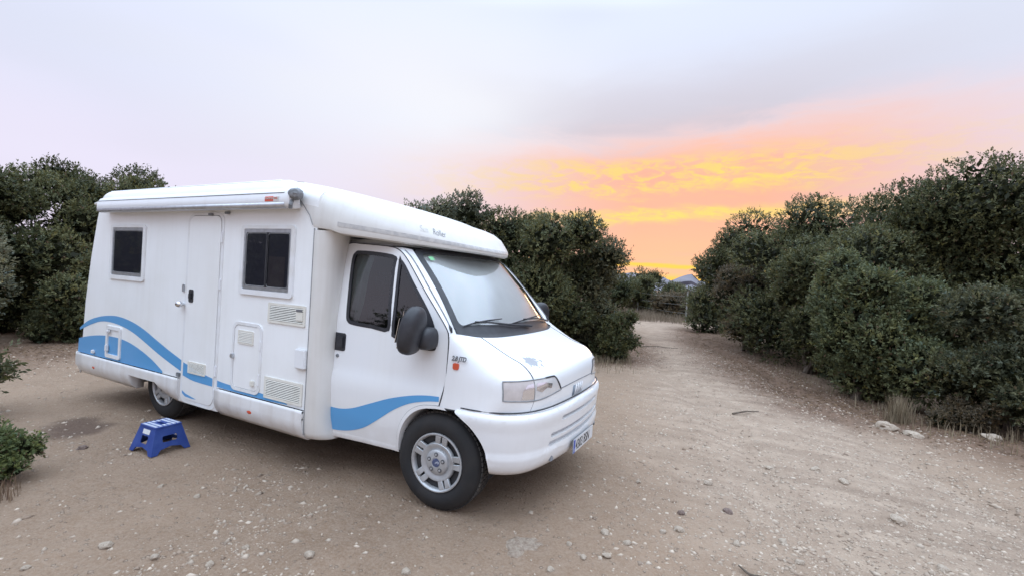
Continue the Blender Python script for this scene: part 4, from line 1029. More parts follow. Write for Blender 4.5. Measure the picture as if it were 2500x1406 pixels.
for y in (-.56, .56):
    p = np.array(bumper(s_of_y(y), .43, .001)); nn = np.array([.86, .5*np.sign(y), 0])
    bm = bmesh.new(); bmesh.ops.create_cone(bm, segments=16, radius1=.022, radius2=.022, depth=.01, cap_ends=True, matrix=Matrix.Translation(p) @ Vector(nn).to_track_quat('Z', 'Y').to_matrix().to_4x4()); from_bm('tow_cover', bm, 'grey_mech', VAN)
# number plate
PL = link(bpy.data.objects.new('number_plate', None), VAN)
PX = .818
bm = bmesh.new(); box(bm, (PX, 0, .445), (.008, .52, .11)); from_bm('plate', bm, 'plate_white', PL, smooth=False)
box_obj('plate_rim', (PX-.003, 0, .445), (.006, .532, .122), 'grey_mech', PL, .002)
box_obj('country_band', (PX+.0035, -.238, .445), (.003, .042, .106), 'plate_blue', PL, 0)
text_obj('plate_text', '4303 BSN', .112, 'ink', PL, Matrix.Translation((PX+.0045, -.205, .405)) @ Matrix(((0, 0, 1, 0), (1, 0, 0, 0), (0, 1, 0, 0), (0, 0, 0, 1))), extr=.0008, sx=.80, bold=.001)
text_obj('plate_text', 'E', .035, 'plate_white', PL, Matrix.Translation((PX+.0055, -.248, .402)) @ Matrix(((0, 0, 1, 0), (1, 0, 0, 0), (0, 1, 0, 0), (0, 0, 0, 1))), extr=.0005)

# ---- windscreen, A-pillars, scuttle, wipers
wsb = spline([(.045, -.885, 1.325), (.12, -.70, 1.325), (.185, -.45, 1.32), (.215, 0, 1.32)], 6)
wst = spline([(-.515, -.775, 1.965), (-.455, -.60, 1.98), (-.42, -.35, 1.988), (-.405, 0, 1.99)], 6)
def ws(s, t, o=0.0):                       # s 0..1 from the near edge to the middle, t 0..1 upwards
    k = s*(len(wsb)-1); i = min(int(k), len(wsb)-2); f = k-i
    a = wsb[i]*(1-f)+wsb[i+1]*f; b = wst[i]*(1-f)+wst[i+1]*f
    p = a*(1-t)+b*t; bul = .045*math.sin(math.pi*t)
    n_ = np.array([.74, 0, .67])
    return p+n_*(bul*(.6+.4*s)+o)
def ws2(s, t, o=0.0):                      # s 0..2 across the whole screen
    p = ws(s if s <= 1 else 2-s, t, o)
    return p if s <= 1 else p*np.array([1, -1, 1])
WS = link(bpy.data.objects.new('windscreen', None), VAN)
full = rrect(0, 0, 2, 1, .07, 5)
inner = [(.065, .955)] and rrect(.095, .085, 1.905, .935, .06, 5)
trim('screen_glass', rrect(.02, .02, 1.98, .98, .06, 5), ws2, 'screen_glass', WS, step=(.12, .12), out=(1, 0, 1))
trim('black_border', full, lambda a, b: ws2(a, b, .003), 'black_plastic', WS, holes=[inner], step=(.12, .12), thick=.006, out=(1, 0, 1))
trim('sun_screen', rrect(.03, .06, 1.97, .97, .05, 4), lambda a, b: ws2(a, b, -.035-.003*math.sin(a*13)), 'silver_screen', WS, step=(.04, .12), out=(1, 0, 1))
trim('inspection_sticker', [(.19, .845), (.27, .85), (.265, .90), (.185, .895)], lambda a, b: ws2(a, b, .001), 'green_sticker', WS, step=(1, 1), out=(1, 0, 1))
# scuttle panel
sc_b = [nose(2.4+2.6*k/16, 5, -.004) for k in range(17)]
P = []
for k in range(17):
    a = np.array(sc_b[k]); s = k/16
    P.append([a, a*.5+np.array(ws(max(0, s), .0, .004))*.5+np.array([0, 0, -.012]), np.array(ws(s, .0, .004)), np.array(ws(s, .07, .005))])
grid('scuttle_panel', P, 'black_plastic', VAN, mirror=True, angle=60)
for y0, xo in ((-.55, 0), (.12, .01)):
    base = np.array(ws2(1+y0/.885*.9, .01, .03)); 
    pts = [np.array(ws2(1+(y0+dy)/.885*.9, tt, .03)) for dy, tt in ((.62, .015), (.40, .045), (.15, .085), (-.12, .10))]
    tube_obj('wiper_arm', pts, [.011, .009, .007, .005], 'black_plastic', WS, n=6)
    pts = [np.array(ws2(1+(y0+dy)/.885*.9, tt, .018)) for dy, tt in ((.30, .13), (.1, .118), (-.1, .098), (-.3, .068))]
    tube_obj('wiper_blade', pts, [.004, .007, .007, .004], 'black_plastic', WS, n=6)
# A-pillars
ped = spline(door_front[5:13], 4)
for s in (-1, 1):
    P = []
    for k, (x, z) in enumerate(ped):
        t = k/(len(ped)-1); a = np.array([x+.004, -Ys(z)+.001, z+.002]); b = np.array(ws(0, t, -.002))
        rowp = [a+(b-a)*q+np.array([.5, -.45, .5])*.010*math.sin(math.pi*q) for q in np.linspace(0, 1, 6)]
        P.append([p*np.array([1, -s, 1]) for p in rowp])
    grid('windscreen_pillar', P, 'cab_paint', VAN, flip=(s > 0), angle=60)
    # drip channel with its foot
    dr = [P[k][2] for k in range(1, len(P)-2)]
    tube_obj('drip_channel', [p+np.array([.003, s*.002, .003]) for p in dr], .0045, 'grey_mech', VAN)
    f0 = P[1][2]; f1 = P[4][2]
    tube_obj('channel_foot', [f0+np.array([.004, s*.004, .004]), f0*.5+f1*.5+np.array([.005, s*.005, .005]), f1+np.array([.004, s*.004, .004])], [.006, .014, .004], 'black_plastic', VAN, n=8)
    # small filler between wing, door and screen foot
    P2 = [[np.array(nose(2.5*k/10, 5, 0))*np.array([1, -s, 1]) for k in range(11)], [np.array([.038+(.045-.038)*k/10, s*(.98+(.885-.98)*k/10), 1.327]) for k in range(11)]]
    grid('screen_foot', np.array(P2), 'cab_paint', VAN, flip=(s < 0))

# ---- door mirrors
def mirror_(s):
    MR = link(bpy.data.objects.new('door_mirror', None), VAN)
    def blob(name, c, ax, m, pw=2.6, rot=None):
        bm = bmesh.new(); bmesh.ops.create_uvsphere(bm, u_segments=28, v_segments=18, radius=1)
        for v in bm.verts:
            q = [math.copysign(abs(k)**(2/pw), k) for k in v.co]
            zt = q[2]; taper = 1-.16*max(0, zt)**1.5
            p = Vector((q[0]*ax[0]*taper, q[1]*ax[1]*taper, q[2]*ax[2]))
            if rot is not None: p = rot @ p
            v.co = p+Vector(c)
        return from_bm(name, bm, m, MR, angle=60)
    rot = Matrix.Rotation(R(-14*s), 3, 'Z') @ Matrix.Rotation(R(9), 3, 'Y') 
    blob('mirror_shell', (-.160, s*1.160, 1.352), (.075, .140, .178), 'black_plastic', rot=rot, pw=3.0)
    rg = rot @ Matrix.Rotation(R(90), 3, 'Y')
    bm = bmesh.new(); box(bm, (0, 0, 0), (.004, .19, .28)); bmesh.ops.bevel(bm, geom=[e for e in bm.edges if abs(e.verts[0].co.x-e.verts[1].co.x) > .001], offset=.05, segments=4, affect='EDGES')
    bmesh.ops.transform(bm, matrix=Matrix.Translation((-.245, s*1.165, 1.352)) @ rot.to_4x4(), verts=bm.verts); from_bm('mirror_glass', bm, 'chrome', MR, smooth=False)
    blob('mirror_foot', (-.115, s*1.040, 1.290), (.070, .10, .085), 'black_plastic', pw=3.2)
    trim('mirror_base', [tuple(q) for q in spline([(-.19, 1.50), (-.10, 1.385), (-.062, 1.30), (-.062, 1.225), (-.085, 1.195), (-.19, 1.20), (-.24, 1.28), (-.24, 1.42)], 3, closed=True)], lambda a, b: (a, s*(Ys(b)+.007), b), 'black_plastic', MR, step=(.1, .07), thick=.014, out=(0, s, 0))
for s in (-1, 1): mirror_(s)

# ---- wheels
def wheel(x, y, side, steer=0.0):
    Wl = bpy.data.objects.new('wheel', None); link(Wl, VAN); Wl.location = (x, side*y, RW); Wl.rotation_euler = (0, 0, (0 if side < 0 else math.pi)+steer)
    Rr = RW
    pf = [(.215, .03), (.222, .006), (.235, -.002), (.262, -.010), (.295, -.010), (.325, .002), (.345, .014), (.355, .028), (.362, .045), (Rr, .075), (Rr+.002, .12), (Rr, .165), (.362, .19), (.34, .225), (.29, .24), (.22, .225)]
    ty = lathe('tyre', spline(pf, 2), 'rubber', Wl, n=72)
    gr = link(bpy.data.objects.new('tread', None), Wl); gr.hide_render = False
    bm = bmesh.new()
    for k in range(60):
        q = 2*math.pi*k/60
        for yy, wd in ((.058, .030), (.098, .034), (.140, .034), (.182, .028)):
            c = Vector(((Rr+.001)*math.cos(q+yy*.4), yy, (Rr+.001)*math.sin(q+yy*.4)))
            rm = Matrix.Rotation(-(q+yy*.4), 3, 'Y')
            box(bm, c, (.010, wd, .030), rm)
    bpy.data.objects.remove(gr); from_bm('tread_blocks', bm, 'tread_rubber', Wl, smooth=False)
    # trim cover: rim ring, dark back, hub dish, five double spokes
    lathe('rim_ring', [(.215, .020), (.2215, .004), (.2205, -.006), (.212, -.008), (.203, -.002), (.198, .012), (.197, .03)], 'hub_silver', Wl, n=64)
    lathe('rim_back', [(.216, .030), (.15, .045), (.08, .045), (0.001, .045)], 'hub_dark', Wl, n=40)
    lathe('hub_dish', [(.148, .030), (.146, .012), (.138, .004), (.118, .006), (.104, .016), (.096, .018), (.093, .006), (.086, .0), (.06, -.006), (.038, -.008), (.0355, -.004), (.0005, -.003)], 'hub_silver', Wl, n=56)
    lathe('hub_emblem', [(.033, -.0045), (.031, -.008), (.0005, -.0095)], 'hub_emblem', Wl, n=24)
    for k in range(5):
        q = R(80+72*k)
        for d in (-1, 1):
            bm = bmesh.new(); P = []
            for r_, yy, hw in ((.125, .010, .018), (.16, .002, .021), (.195, -.004, .023), (.207, -.001, .023)):
                off = d*.029
                for hh in (-hw, hw):
                    for yd in (0, .022):
                        P.append((r_, yy+yd, off+hh))
            V = []
            for r_, yy, tt in P:
                V.append(bm.verts.new((r_*math.cos(q)-tt*math.sin(q), yy, r_*math.sin(q)+tt*math.cos(q))))
            for a in range(3):
                i = a*4
                for f in ((0, 2, 6, 4), (1, 5, 7, 3), (0, 4, 5, 1), (2, 3, 7, 6)): bm.faces.new([V[i+j] for j in f])
            bm.faces.new([V[j] for j in (0, 1, 3, 2)]); bm.faces.new([V[12+j] for j in (0, 2, 3, 1)])
            bmesh.ops.recalc_face_normals(bm, faces=bm.faces)
            bmesh.ops.bevel(bm, geom=list(bm.edges), offset=.003, segments=1, affect='EDGES')
            from_bm('spoke', bm, 'hub_silver', Wl)
        qb = q+R(36)*0+R(10)
        cx_, cz_ = .062*math.cos(qb), .062*math.sin(qb)
        bm = bmesh.new(); bmesh.ops.create_cone(bm, segments=16, radius1=.0165, radius2=.0165, depth=.004, cap_ends=True, matrix=Matrix.Translation((cx_, -.0065, cz_)) @ Matrix.Rotation(R(90), 4, 'X')); from_bm('bolt_hole', bm, 'bolt_dark', Wl)
        bm = bmesh.new(); bmesh.ops.create_cone(bm, segments=6, radius1=.009, radius2=.008, depth=.006, cap_ends=True, matrix=Matrix.Translation((cx_, -.0095, cz_)) @ Matrix.Rotation(R(90), 4, 'X')); from_bm('wheel_bolt', bm, 'hub_silver', Wl)
mat('hub_emblem', (.06, .08, .16), .3, coat=.4, noise=(60, (.35, .38, .45), .52, .6))
mat('bolt_dark', (.10, .10, .105), .6)
wheel(0, .992, -1, R(3.0)); wheel(0, .992, 1, R(3.0)); wheel(-WB, .992, -1); wheel(-WB, .992, 1)
# wheel housings, floor pan and axles
for x, y0 in ((0, .60), (-WB, .62)):
    for s in (-1, 1):
        P = [[(x+.44*math.cos(a), s*yy, .38+.43*math.sin(a)) for yy in (y0, .97 if x == 0 else 1.1)] for a in np.linspace(-.1, math.pi+.1, 20)]
        grid('wheel_housing', P, 'dark_inside', VAN, flip=(s < 0))
box_obj('underbody', (-3.2, 0, .47), (4.0, 1.96, .16), 'dark_inside', VAN, .02)
box_obj('cab_floor', (-.80, 0, .46), (.78, 1.86, .10), 'dark_inside', VAN, .02)
box_obj('engine_bay', (.24, 0, .62), (.80, 1.16, .50), 'dark_inside', VAN, .04)
for x in (0, -WB): tube_obj('axle', [(x, -.8, .34), (x, .8, .34)], .045, 'grey_mech', VAN, n=10)
# ---- inside the cab: dashboard, seats, wheel, curtains, rear bulkhead
box_obj('dashboard', (-.05, 0, 1.14), (.34, 1.74, .26), 'dash', VAN, .05)
box_obj('bulkhead', (-1.16, 0, 1.25), (.03, 1.80, 1.45), 'dark_inside', VAN, 0)
for y in (-.48, .48):
    ST = link(bpy.data.objects.new('cab_seat', None), VAN)
    bm = bmesh.new(); box(bm, (-.72, y, .86), (.50, .50, .16)); bmesh.ops.bevel(bm, geom=list(bm.edges), offset=.05, segments=3, affect='EDGES'); from_bm('cushion', bm, 'seat_cloth', ST)
    bm = bmesh.new(); box(bm, (-.97, y, 1.22), (.14, .48, .66), Matrix.Rotation(R(-12), 3, 'Y')); bmesh.ops.bevel(bm, geom=list(bm.edges), offset=.05, segments=3, affect='EDGES'); from_bm('backrest', bm, 'seat_cloth', ST)
    bm = bmesh.new(); box(bm, (-1.05, y, 1.66), (.10, .26, .20), Matrix.Rotation(R(-12), 3, 'Y')); bmesh.ops.bevel(bm, geom=list(bm.edges), offset=.04, segments=3, affect='EDGES'); from_bm('headrest', bm, 'seat_cloth', ST)
    box_obj('seat_base', (-.72, y, .66), (.40, .44, .26), 'dark_inside', ST, .02)
bm = bmesh.new(); Ms = Matrix.Translation((-.32, .45, 1.28)) @ Matrix.Rotation(R(-50), 4, 'Y')
tube(bm, [Ms @ Vector((.19*math.cos(a), .19*math.sin(a), 0)) for a in np.linspace(0, 2*math.pi, 33)], .015, 8); tube(bm, [Ms @ Vector((-.19, 0, 0)), Ms @ Vector((.19, 0, 0))], .014, 6)
from_bm('steering_wheel', bm, 'black_plastic', VAN)
for s in (-1, 1):
    P = [[(x, s*(Ys(z)-.05-.012*math.sin(x*95)), z) for z in (1.26, 1.5, 1.75, 1.93)] for x in np.linspace(-1.10, -.90, 30)]
    for row in P:
        k = (row[0][0]+1.0)
    P = np.array(P); P[:, 3, 0] += .03; P[:, 0, 0] -= .05*np.linspace(0, 1, 30)
    grid('curtain', P, 'curtain', VAN, thick=.003)

# ================================================================== blue folding step stool
ST = empty('step_stool', (-2.765, -1.465, float(gheight(np.array(-2.765), np.array(-1.465)))), R(2))
tag(ST, 'blue plastic step stool with pale grip strips standing by the entrance door', 'stool')
hb, ht, HS = (.175, .165), (.118, .108), .228
def side_panel(name, ax, sg, hole):
    w0, w1 = (hb[1], ht[1]) if ax == 0 else (hb[0], ht[0]); d0, d1 = (hb[0], ht[0]) if ax == 0 else (hb[1], ht[1])
    def f(a, b):
        u = b/HS; d = d0+(d1-d0)*u
        return (sg*d, a, b) if ax == 0 else (a, sg*d, b)
    cut = w0*.52
    pl_ = [(-w0, 0), (-cut-.03, 0), (-cut, .038), (0, .055), (cut, .038), (cut+.03, 0), (w0, 0), (w1, HS), (-w1, HS)]
    return trim(name, pl_, f, 'stool_blue', ST, holes=[hole] if hole else [], step=(.05, .05), thick=.008, out=(sg if ax == 0 else 0, sg if ax else 0, .3))
for sg in (-1, 1):
    side_panel('side_panel', 0, sg, rrect(-.062, .098, .062, .150, .012, 3))
    side_panel('end_panel', 1, sg, rrect(-.050, .082, .050, .150, .012, 3))
trim('top_plate', rrect(-ht[0]-.006, -ht[1]-.006, ht[0]+.006, ht[1]+.006, .02, 4), lambda a, b: (a, b, HS+.006), 'stool_blue', ST, holes=[rrect(-.050, -.016, .050, .016, .014, 4)], step=(.1, .1), thick=.014, out=(0, 0, 1), smooth=False)
for k in range(6):
    y = -.092+.0368*k
    if abs(y) < .03: segs = ((-.105, -.058), (.058, .105))
    else: segs = ((-.105, .105),)
    for a, b_ in segs: box_obj('grip_strip', ((a+b_)/2, y, HS+.0075), (b_-a, .022, .004), 'stool_grip', ST, .001)
trim('label_sticker', rrect(-.05, .165, .055, .205, .003, 2), lambda a, b: (a, -(hb[1]+(ht[1]-hb[1])*b/HS)-.002, b), 'plate_white', ST, step=(1, 1), out=(0, -1, 0))

# ================================================================== plants
tint_mat('leaf', .55, .25, trans=.30)
mat('bark', (.10, .075, .055), .9, noise=(14, (.17, .14, .11), .4, .7), bump=(30, .6, .02))
def lobes_for(rng, rx, ry, h, nl, low=.12, fat=1.0):
    """uneven clumps that together make the crown"""
    out = []
    for k in range(nl):
        a = rng.uniform(0, 2*math.pi); u = rng.uniform(0, 1)**.7
        zc = low*h+(h*(1-low))*rng.uniform(.0, .86)
        sh = math.sqrt(max(.05, 1-((zc/h-.38)/.72)**2))
        rad = u*sh*.80
        s = fat*rng.uniform(.20, .36)*min(rx, ry, h*.6)
        out.append((rx*rad*math.cos(a), ry*rad*math.sin(a), zc, s*rng.uniform(.9, 1.3), s*rng.uniform(.9, 1.3), s*rng.uniform(.75, 1.1)))
    out.append((0, 0, h*.45, rx*.55, ry*.55, h*.36))
    return np.array(out)
def foliage(rng, lob, n, leaf, cols, per=9, toward=None, up=.45, spread=.55, topshoot=.05, wid=.47):
    w_ = lob[:, 3]*lob[:, 4]+lob[:, 4]*lob[:, 5]; w_ = w_/w_.sum()
    m = n//per; c = rng.choice(len(lob), int(m*2.6), p=w_)
    d = rng.normal(size=(len(c), 3)); d[:, 2] += .25; d /= np.linalg.norm(d, axis=1)[:, None]
    rad = 1-np.abs(rng.normal(0, .16, len(c)))
    P = lob[c, :3]+d*lob[c, 3:]*rad[:, None]
    ok = P[:, 2] > .05
    if toward is not None: ok &= ((d[:, 0]*toward[0]+d[:, 1]*toward[1]) > rng.uniform(-1.1, .25, len(c)))
    ins = np.zeros(len(c))
    for l in lob: ins = np.maximum(ins, 1-(((P-l[:3])/l[3:])**2).sum(1))
    ok &= ins < rng.uniform(.25, .75, len(c))
    P, d, c = P[ok][:m], d[ok][:m], c[ok][:m]; m = len(P)
    ax = d*.6+np.array([0, 0, up])+rng.normal(0, .35, (m, 3)); ax /= np.linalg.norm(ax, axis=1)[:, None]
    ln = leaf*rng.uniform(1.6, 3.3, m); sh = rng.random(m) < topshoot; ln = ln*np.where(sh, 1.6, 1)
    t = (np.arange(per)+.5)/per
    B = P[:, None]+ax[:, None]*(ln[:, None]*t)[..., None]
    ld = rng.normal(size=(m, per, 3)); ld = ld-ax[:, None]*(ld*ax[:, None]).sum(-1, keepdims=True); ld /= np.linalg.norm(ld, axis=-1, keepdims=True)
    dr = ax[:, None]*.7+ld*spread*1.3; dr /= np.linalg.norm(dr, axis=-1, keepdims=True)
    nn = d[:, None]*.7+np.array([0, 0, .5])+rng.normal(0, .55, (m, per, 3)); sd_ = np.cross(dr, nn); sd_ /= np.maximum(1e-6, np.linalg.norm(sd_, axis=-1, keepdims=True))
    L_ = (leaf*rng.uniform(.5, 1.35, (m, per)))[..., None]; W_ = L_*wid
    q = np.stack([B, B+dr*L_*.5+sd_*W_*.5, B+dr*L_, B+dr*L_*.5-sd_*W_*.5], 2).reshape(-1, 3)
    F_ = np.arange(len(q)).reshape(-1, 4)
    cl = np.array(cols); k = rng.random((len(lob), 1))*.60; kc = np.clip(k[c]+rng.normal(.22, .14, (m, 1)), 0, 1)
    g = cl[0]*(1-kc)+cl[1]*kc; hs = rng.normal(0, .10, (m, 1)); g = g*np.hstack([1+hs, 1+.3*hs, 1-hs])
    g = np.repeat(g, per, 0)*rng.uniform(.86, 1.14, (m*per, 1))
    dead = rng.random(m*per) < .03; g[dead] = np.array([.15, .10, .06])
    C_ = np.repeat(np.c_[g, np.ones(len(g))], 4, 0)
    return q, F_, C_
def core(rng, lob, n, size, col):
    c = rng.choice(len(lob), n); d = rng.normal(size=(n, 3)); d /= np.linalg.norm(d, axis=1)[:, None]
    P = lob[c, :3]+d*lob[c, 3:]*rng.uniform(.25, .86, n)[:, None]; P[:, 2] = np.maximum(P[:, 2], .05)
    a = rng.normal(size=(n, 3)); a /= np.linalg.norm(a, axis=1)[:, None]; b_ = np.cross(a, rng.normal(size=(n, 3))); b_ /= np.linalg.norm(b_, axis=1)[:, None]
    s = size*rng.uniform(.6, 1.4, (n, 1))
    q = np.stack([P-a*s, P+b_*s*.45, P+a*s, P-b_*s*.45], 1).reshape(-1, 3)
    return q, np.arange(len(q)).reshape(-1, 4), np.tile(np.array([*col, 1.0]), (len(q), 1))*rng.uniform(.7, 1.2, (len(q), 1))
OLIVE = [(.046, .053, .021), (.170, .172, .080)]
GREY = [(.075, .082, .046), (.26, .255, .165)]
FRESH = [(.06, .08, .028), (.20, .235, .095)]
BROWN = [(.075, .060, .036), (.19, .15, .095)]
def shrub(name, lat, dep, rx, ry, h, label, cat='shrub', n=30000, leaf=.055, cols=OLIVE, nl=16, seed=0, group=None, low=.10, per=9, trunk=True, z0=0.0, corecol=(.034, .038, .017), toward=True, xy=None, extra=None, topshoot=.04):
    rng = np.random.default_rng(100+seed)
    x, y = xy if xy else place(lat, dep)
    T = empty(name, (x, y, z0)); tag(T, label, cat, group)
    lob = lobes_for(rng, rx, ry, h, nl, low, 1.22 if name == 'evergreen_shrub' else 1.08)
    if extra is not None: lob = np.vstack([lob, np.array(extra)])
    tw = np.array([CAM[0]-x, CAM[1]-y]); tw = tw/np.linalg.norm(tw)
    A_ = foliage(rng, lob, n, leaf, cols, per, tw if toward else None, topshoot=topshoot)
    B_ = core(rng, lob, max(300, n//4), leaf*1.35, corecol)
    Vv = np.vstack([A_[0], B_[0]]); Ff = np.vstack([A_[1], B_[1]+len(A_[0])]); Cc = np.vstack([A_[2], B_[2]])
    me = bpy.data.meshes.new('crown'); fill_mesh(me, Vv, Ff, Cc, smooth=False); me.materials.append(MATS['leaf'])
    link(bpy.data.objects.new('crown', me), T)
    if trunk:
        bm = bmesh.new(); rr = random.Random(seed)
        for k in range(11):
            l = lob[rr.randrange(len(lob))]; b0 = Vector((rr.uniform(-.15, .15)*rx, rr.uniform(-.15, .15)*ry, -.05)); e = Vector(l[:3]); mid = b0.lerp(e, .5)+Vector((rr.uniform(-.15, .15), rr.uniform(-.15, .15), .1*h))
            tube(bm, spline([b0, b0.lerp(mid, .5)+Vector((rr.uniform(-.08, .08), rr.uniform(-.08, .08), 0)), mid, e], 3), list(np.linspace(.065 if k < 5 else .03, .010, 10)*min(1, h/3)), 6)
        from_bm('trunk', bm, 'bark', T)
    return T
# right of the track: a wall of tall evergreen shrubs running away from the camera
shrub('evergreen_shrub', 10.0, 8.8, 2.7, 2.5, 4.6, 'tallest dark evergreen shrub at the right edge of the picture', n=95000, leaf=.055, nl=26, seed=1, low=.04)
shrub('evergreen_shrub', 8.6, 10.2, 2.3, 2.2, 4.8, 'dark evergreen shrub left of the tallest one, behind the paler bulging shrub', n=80000, leaf=.055, nl=24, seed=2, low=.04)
shrub('evergreen_shrub', 6.35, 8.3, 1.25, 1.15, 2.75, 'paler green rounded shrub bulging towards the track on the right', n=42000, leaf=.055, nl=16, seed=6, low=.05, cols=[(.050, .064, .026), (.195, .21, .105)])
shrub('evergreen_shrub', 8.3, 12.6, 2.3, 2.1, 5.15, 'dark evergreen shrub in the middle of the row right of the track', n=45000, leaf=.06, nl=26, seed=33, low=.04)
shrub('evergreen_shrub', 8.7, 16.6, 2.1, 2.3, 4.9, 'dark evergreen shrub second from the far end of the row right of the track', n=34000, leaf=.07, nl=20, seed=4, low=.04)
shrub('evergreen_shrub', 10.3, 21.5, 2.2, 2.4, 3.9, 'brownish evergreen shrub at the far end of the row right of the track', n=24000, leaf=.085, nl=18, seed=5, low=.04)
shrub('evergreen_shrub', 7.55, 6.9, 1.0, 1.0, 2.0, 'low dark shrub at the front of the row on the right', n=26000, leaf=.05, nl=12, seed=7, low=.04, cols=[(.04, .046, .022), (.15, .15, .082)])
shrub('evergreen_shrub', 10.8, 13.6, 2.4, 2.2, 4.6, 'dark evergreen shrub behind the front row on the right, between its two tallest', n=26000, leaf=.085, nl=20, seed=10, low=.04)
shrub('evergreen_shrub', 7.2, 11.0, 1.2, 1.2, 2.9, 'rounded dark shrub at the edge of the track behind the paler one', n=26000, leaf=.06, nl=14, seed=8, low=.03)
shrub('evergreen_shrub', 7.55, 14.6, 1.15, 1.3, 2.6, 'brownish rounded shrub overhanging the track, halfway along the row', n=20000, leaf=.065, nl=12, seed=9, low=.03, cols=BROWN)
# behind the van
shrub('mastic_shrub', -1.75, 12.2, 1.6, 1.6, 4.35, 'tall shrub behind the cab roof with upright shoots', n=34000, leaf=.07, nl=18, seed=11, cols=GREY, topshoot=.16)
shrub('mastic_shrub', .45, 11.9, 1.9, 1.7, 4.2, 'broad dark shrub behind the windscreen of the motorhome', n=46000, leaf=.065, nl=20, seed=12, topshoot=.12)
shrub('mastic_shrub', 1.75, 12.0, 1.3, 1.2, 2.95, 'rounded shrub on the left of the track where it leaves the clearing', n=30000, leaf=.065, nl=14, seed=13, cols=[(.055, .058, .028), (.20, .19, .11)], topshoot=.10, low=.03)
shrub('mastic_shrub', 2.55, 11.2, .62, .6, 1.15, 'low branchy shrub reaching out over the left side of the track', n=9000, leaf=.06, nl=8, seed=14, low=.05)
shrub('mastic_shrub', -3.5, 12.8, 1.3, 1.3, 3.45, 'shrub whose tip just shows above the motorhome roof', n=12000, leaf=.07, nl=12, seed=15)
shrub('mastic_shrub', 3.6, 17.5, 1.3, 1.6, 2.1, 'lower shrub farther along the left side of the track', n=12000, leaf=.08, nl=10, seed=16)
# left of the van
shrub('juniper_tree', -10.7, 10.8, 1.7, 1.7, 4.3, 'tall dark tree behind the rear corner, left of its twin', 'tree', n=38000, leaf=.065, nl=20, seed=21, low=.05, topshoot=.14)
shrub('juniper_tree', -10.7, 12.0, 1.8, 1.7, 4.3, 'tall dark tree directly behind the rear corner of the motorhome', 'tree', n=38000, leaf=.065, nl=20, seed=22, low=.05, topshoot=.14)
shrub('juniper_tree', -11.0, 9.0, 1.5, 1.5, 3.5, 'dark tree at the left edge behind the grey-green one', 'tree', n=26000, leaf=.06, nl=16, seed=23, low=.05)
shrub('juniper_tree', -9.75, 8.3, .9, .9, 3.0, 'paler grey-green tree at the left edge of the picture', 'tree', n=22000, leaf=.05, nl=14, seed=24, low=.12, cols=GREY)
shrub('low_scrub', -9.0, 9.6, 1.5, .9, 1.25, 'low dark scrub at the foot of the trees on the left', n=13000, leaf=.055, nl=12, seed=25, cols=OLIVE, trunk=False)
shrub('low_scrub', -7.9, 11.4, 1.4, .8, 1.2, 'low scrub behind the rear corner of the motorhome', n=10000, leaf=.055, nl=11, seed=26, cols=OLIVE, trunk=False)
shrub('young_shrub', -5.75, 4.6, .50, .5, .95, 'dark sprig of shrub reaching in at the left edge', n=9000, leaf=.05, nl=9, seed=27, low=.1)
shrub('green_bush', -3.95, 3.5, .38, .36, .34, 'small fresh green bush at the bottom left corner', 'bush', n=13000, leaf=.028, nl=16, seed=28, low=.1, cols=FRESH, trunk=False)
# beyond the fence
for k, (la, de, rx, h, lb, cl) in enumerate((
    (11.6, 39, 2.8, 3.35, 'rounded green shrub beyond the two fence posts', OLIVE),
    (14.2, 40, 2.2, 2.7, 'small green shrub between the rounded one and the mountain peak', OLIVE),
    (15.4, 34, 2.4, 3.1, 'dim shrub beyond the fence, right of the nearer post', OLIVE),
    (9.6, 36, 2.1, 2.7, 'dim shrub beyond the fence on the left side of the track', OLIVE),
    (10.9, 31.5, 2.0, 1.7, 'brown dry shrub between the two fence posts', BROWN),
    (13.0, 30.0, 1.5, 1.35, 'low brown scrub right of the nearer fence post', BROWN),
    (12.6, 36, 2.2, 2.3, 'green shrub in the gap behind the nearer fence post', OLIVE),
    (18.5, 42, 3.0, 3.2, 'farthest dim shrub beyond the end of the right-hand row', OLIVE))):
    shrub('far_shrub', la, de, rx, rx*.8, h, lb, n=9000, leaf=.13, nl=14, seed=40+k, cols=cl, low=.04)
# across the clearing, behind the photographer: seen in the cab windows
for k, (x, y, r_, h, lb) in enumerate(((-12.5, -5.2, 2.0, 3.6, 'left'), (-10.4, -8.4, 2.2, 3.4, 'middle'), (-6.6, -9.6, 2.0, 3.3, 'right'))):
    shrub('evergreen_shrub', 0, 0, r_, r_, h, 'dark shrub mirrored in the side windows, the %s one of three' % lb, n=7000, leaf=.14, nl=14, seed=60+k, xy=(x, y), toward=False)

# dry grass: each tuft a thing, the thin cover along the verge is stuff
mat_g = tint_mat('straw', .9, .2, trans=.2)
def blades(rng, px, py, hh, lean=.35, w_=.004, col=((.20, .155, .10), (.34, .28, .19))):
    n = len(px); a = rng.uniform(0, 6.283, n); h = hh*rng.uniform(.5, 1.2, n); le = lean*rng.uniform(.2, 1.3, n)
    z = gheight(px, py); dx, dy = np.cos(a), np.sin(a)
    b0 = np.stack([px, py, z-.01], -1); mid = b0+np.stack([dx*le*h*.35, dy*le*h*.35, h*.6], -1); tip = b0+np.stack([dx*le*h, dy*le*h, h], -1)
    sd_ = np.stack([-dy, dx, 0*dx], -1)*w_
    q = np.stack([b0-sd_, b0+sd_, mid+sd_*.7, mid-sd_*.7, tip], 1).reshape(-1, 3)
    f = (np.array([[0, 1, 2], [0, 2, 3], [3, 2, 4]])[None]+(np.arange(n)*5)[:, None, None]).reshape(-1, 3)
    k = rng.random((n, 1)); g = np.array(col[0])*(1-k)+np.array(col[1])*k
    return q, f, np.repeat(np.c_[g, np.ones(n)], 5, 0)
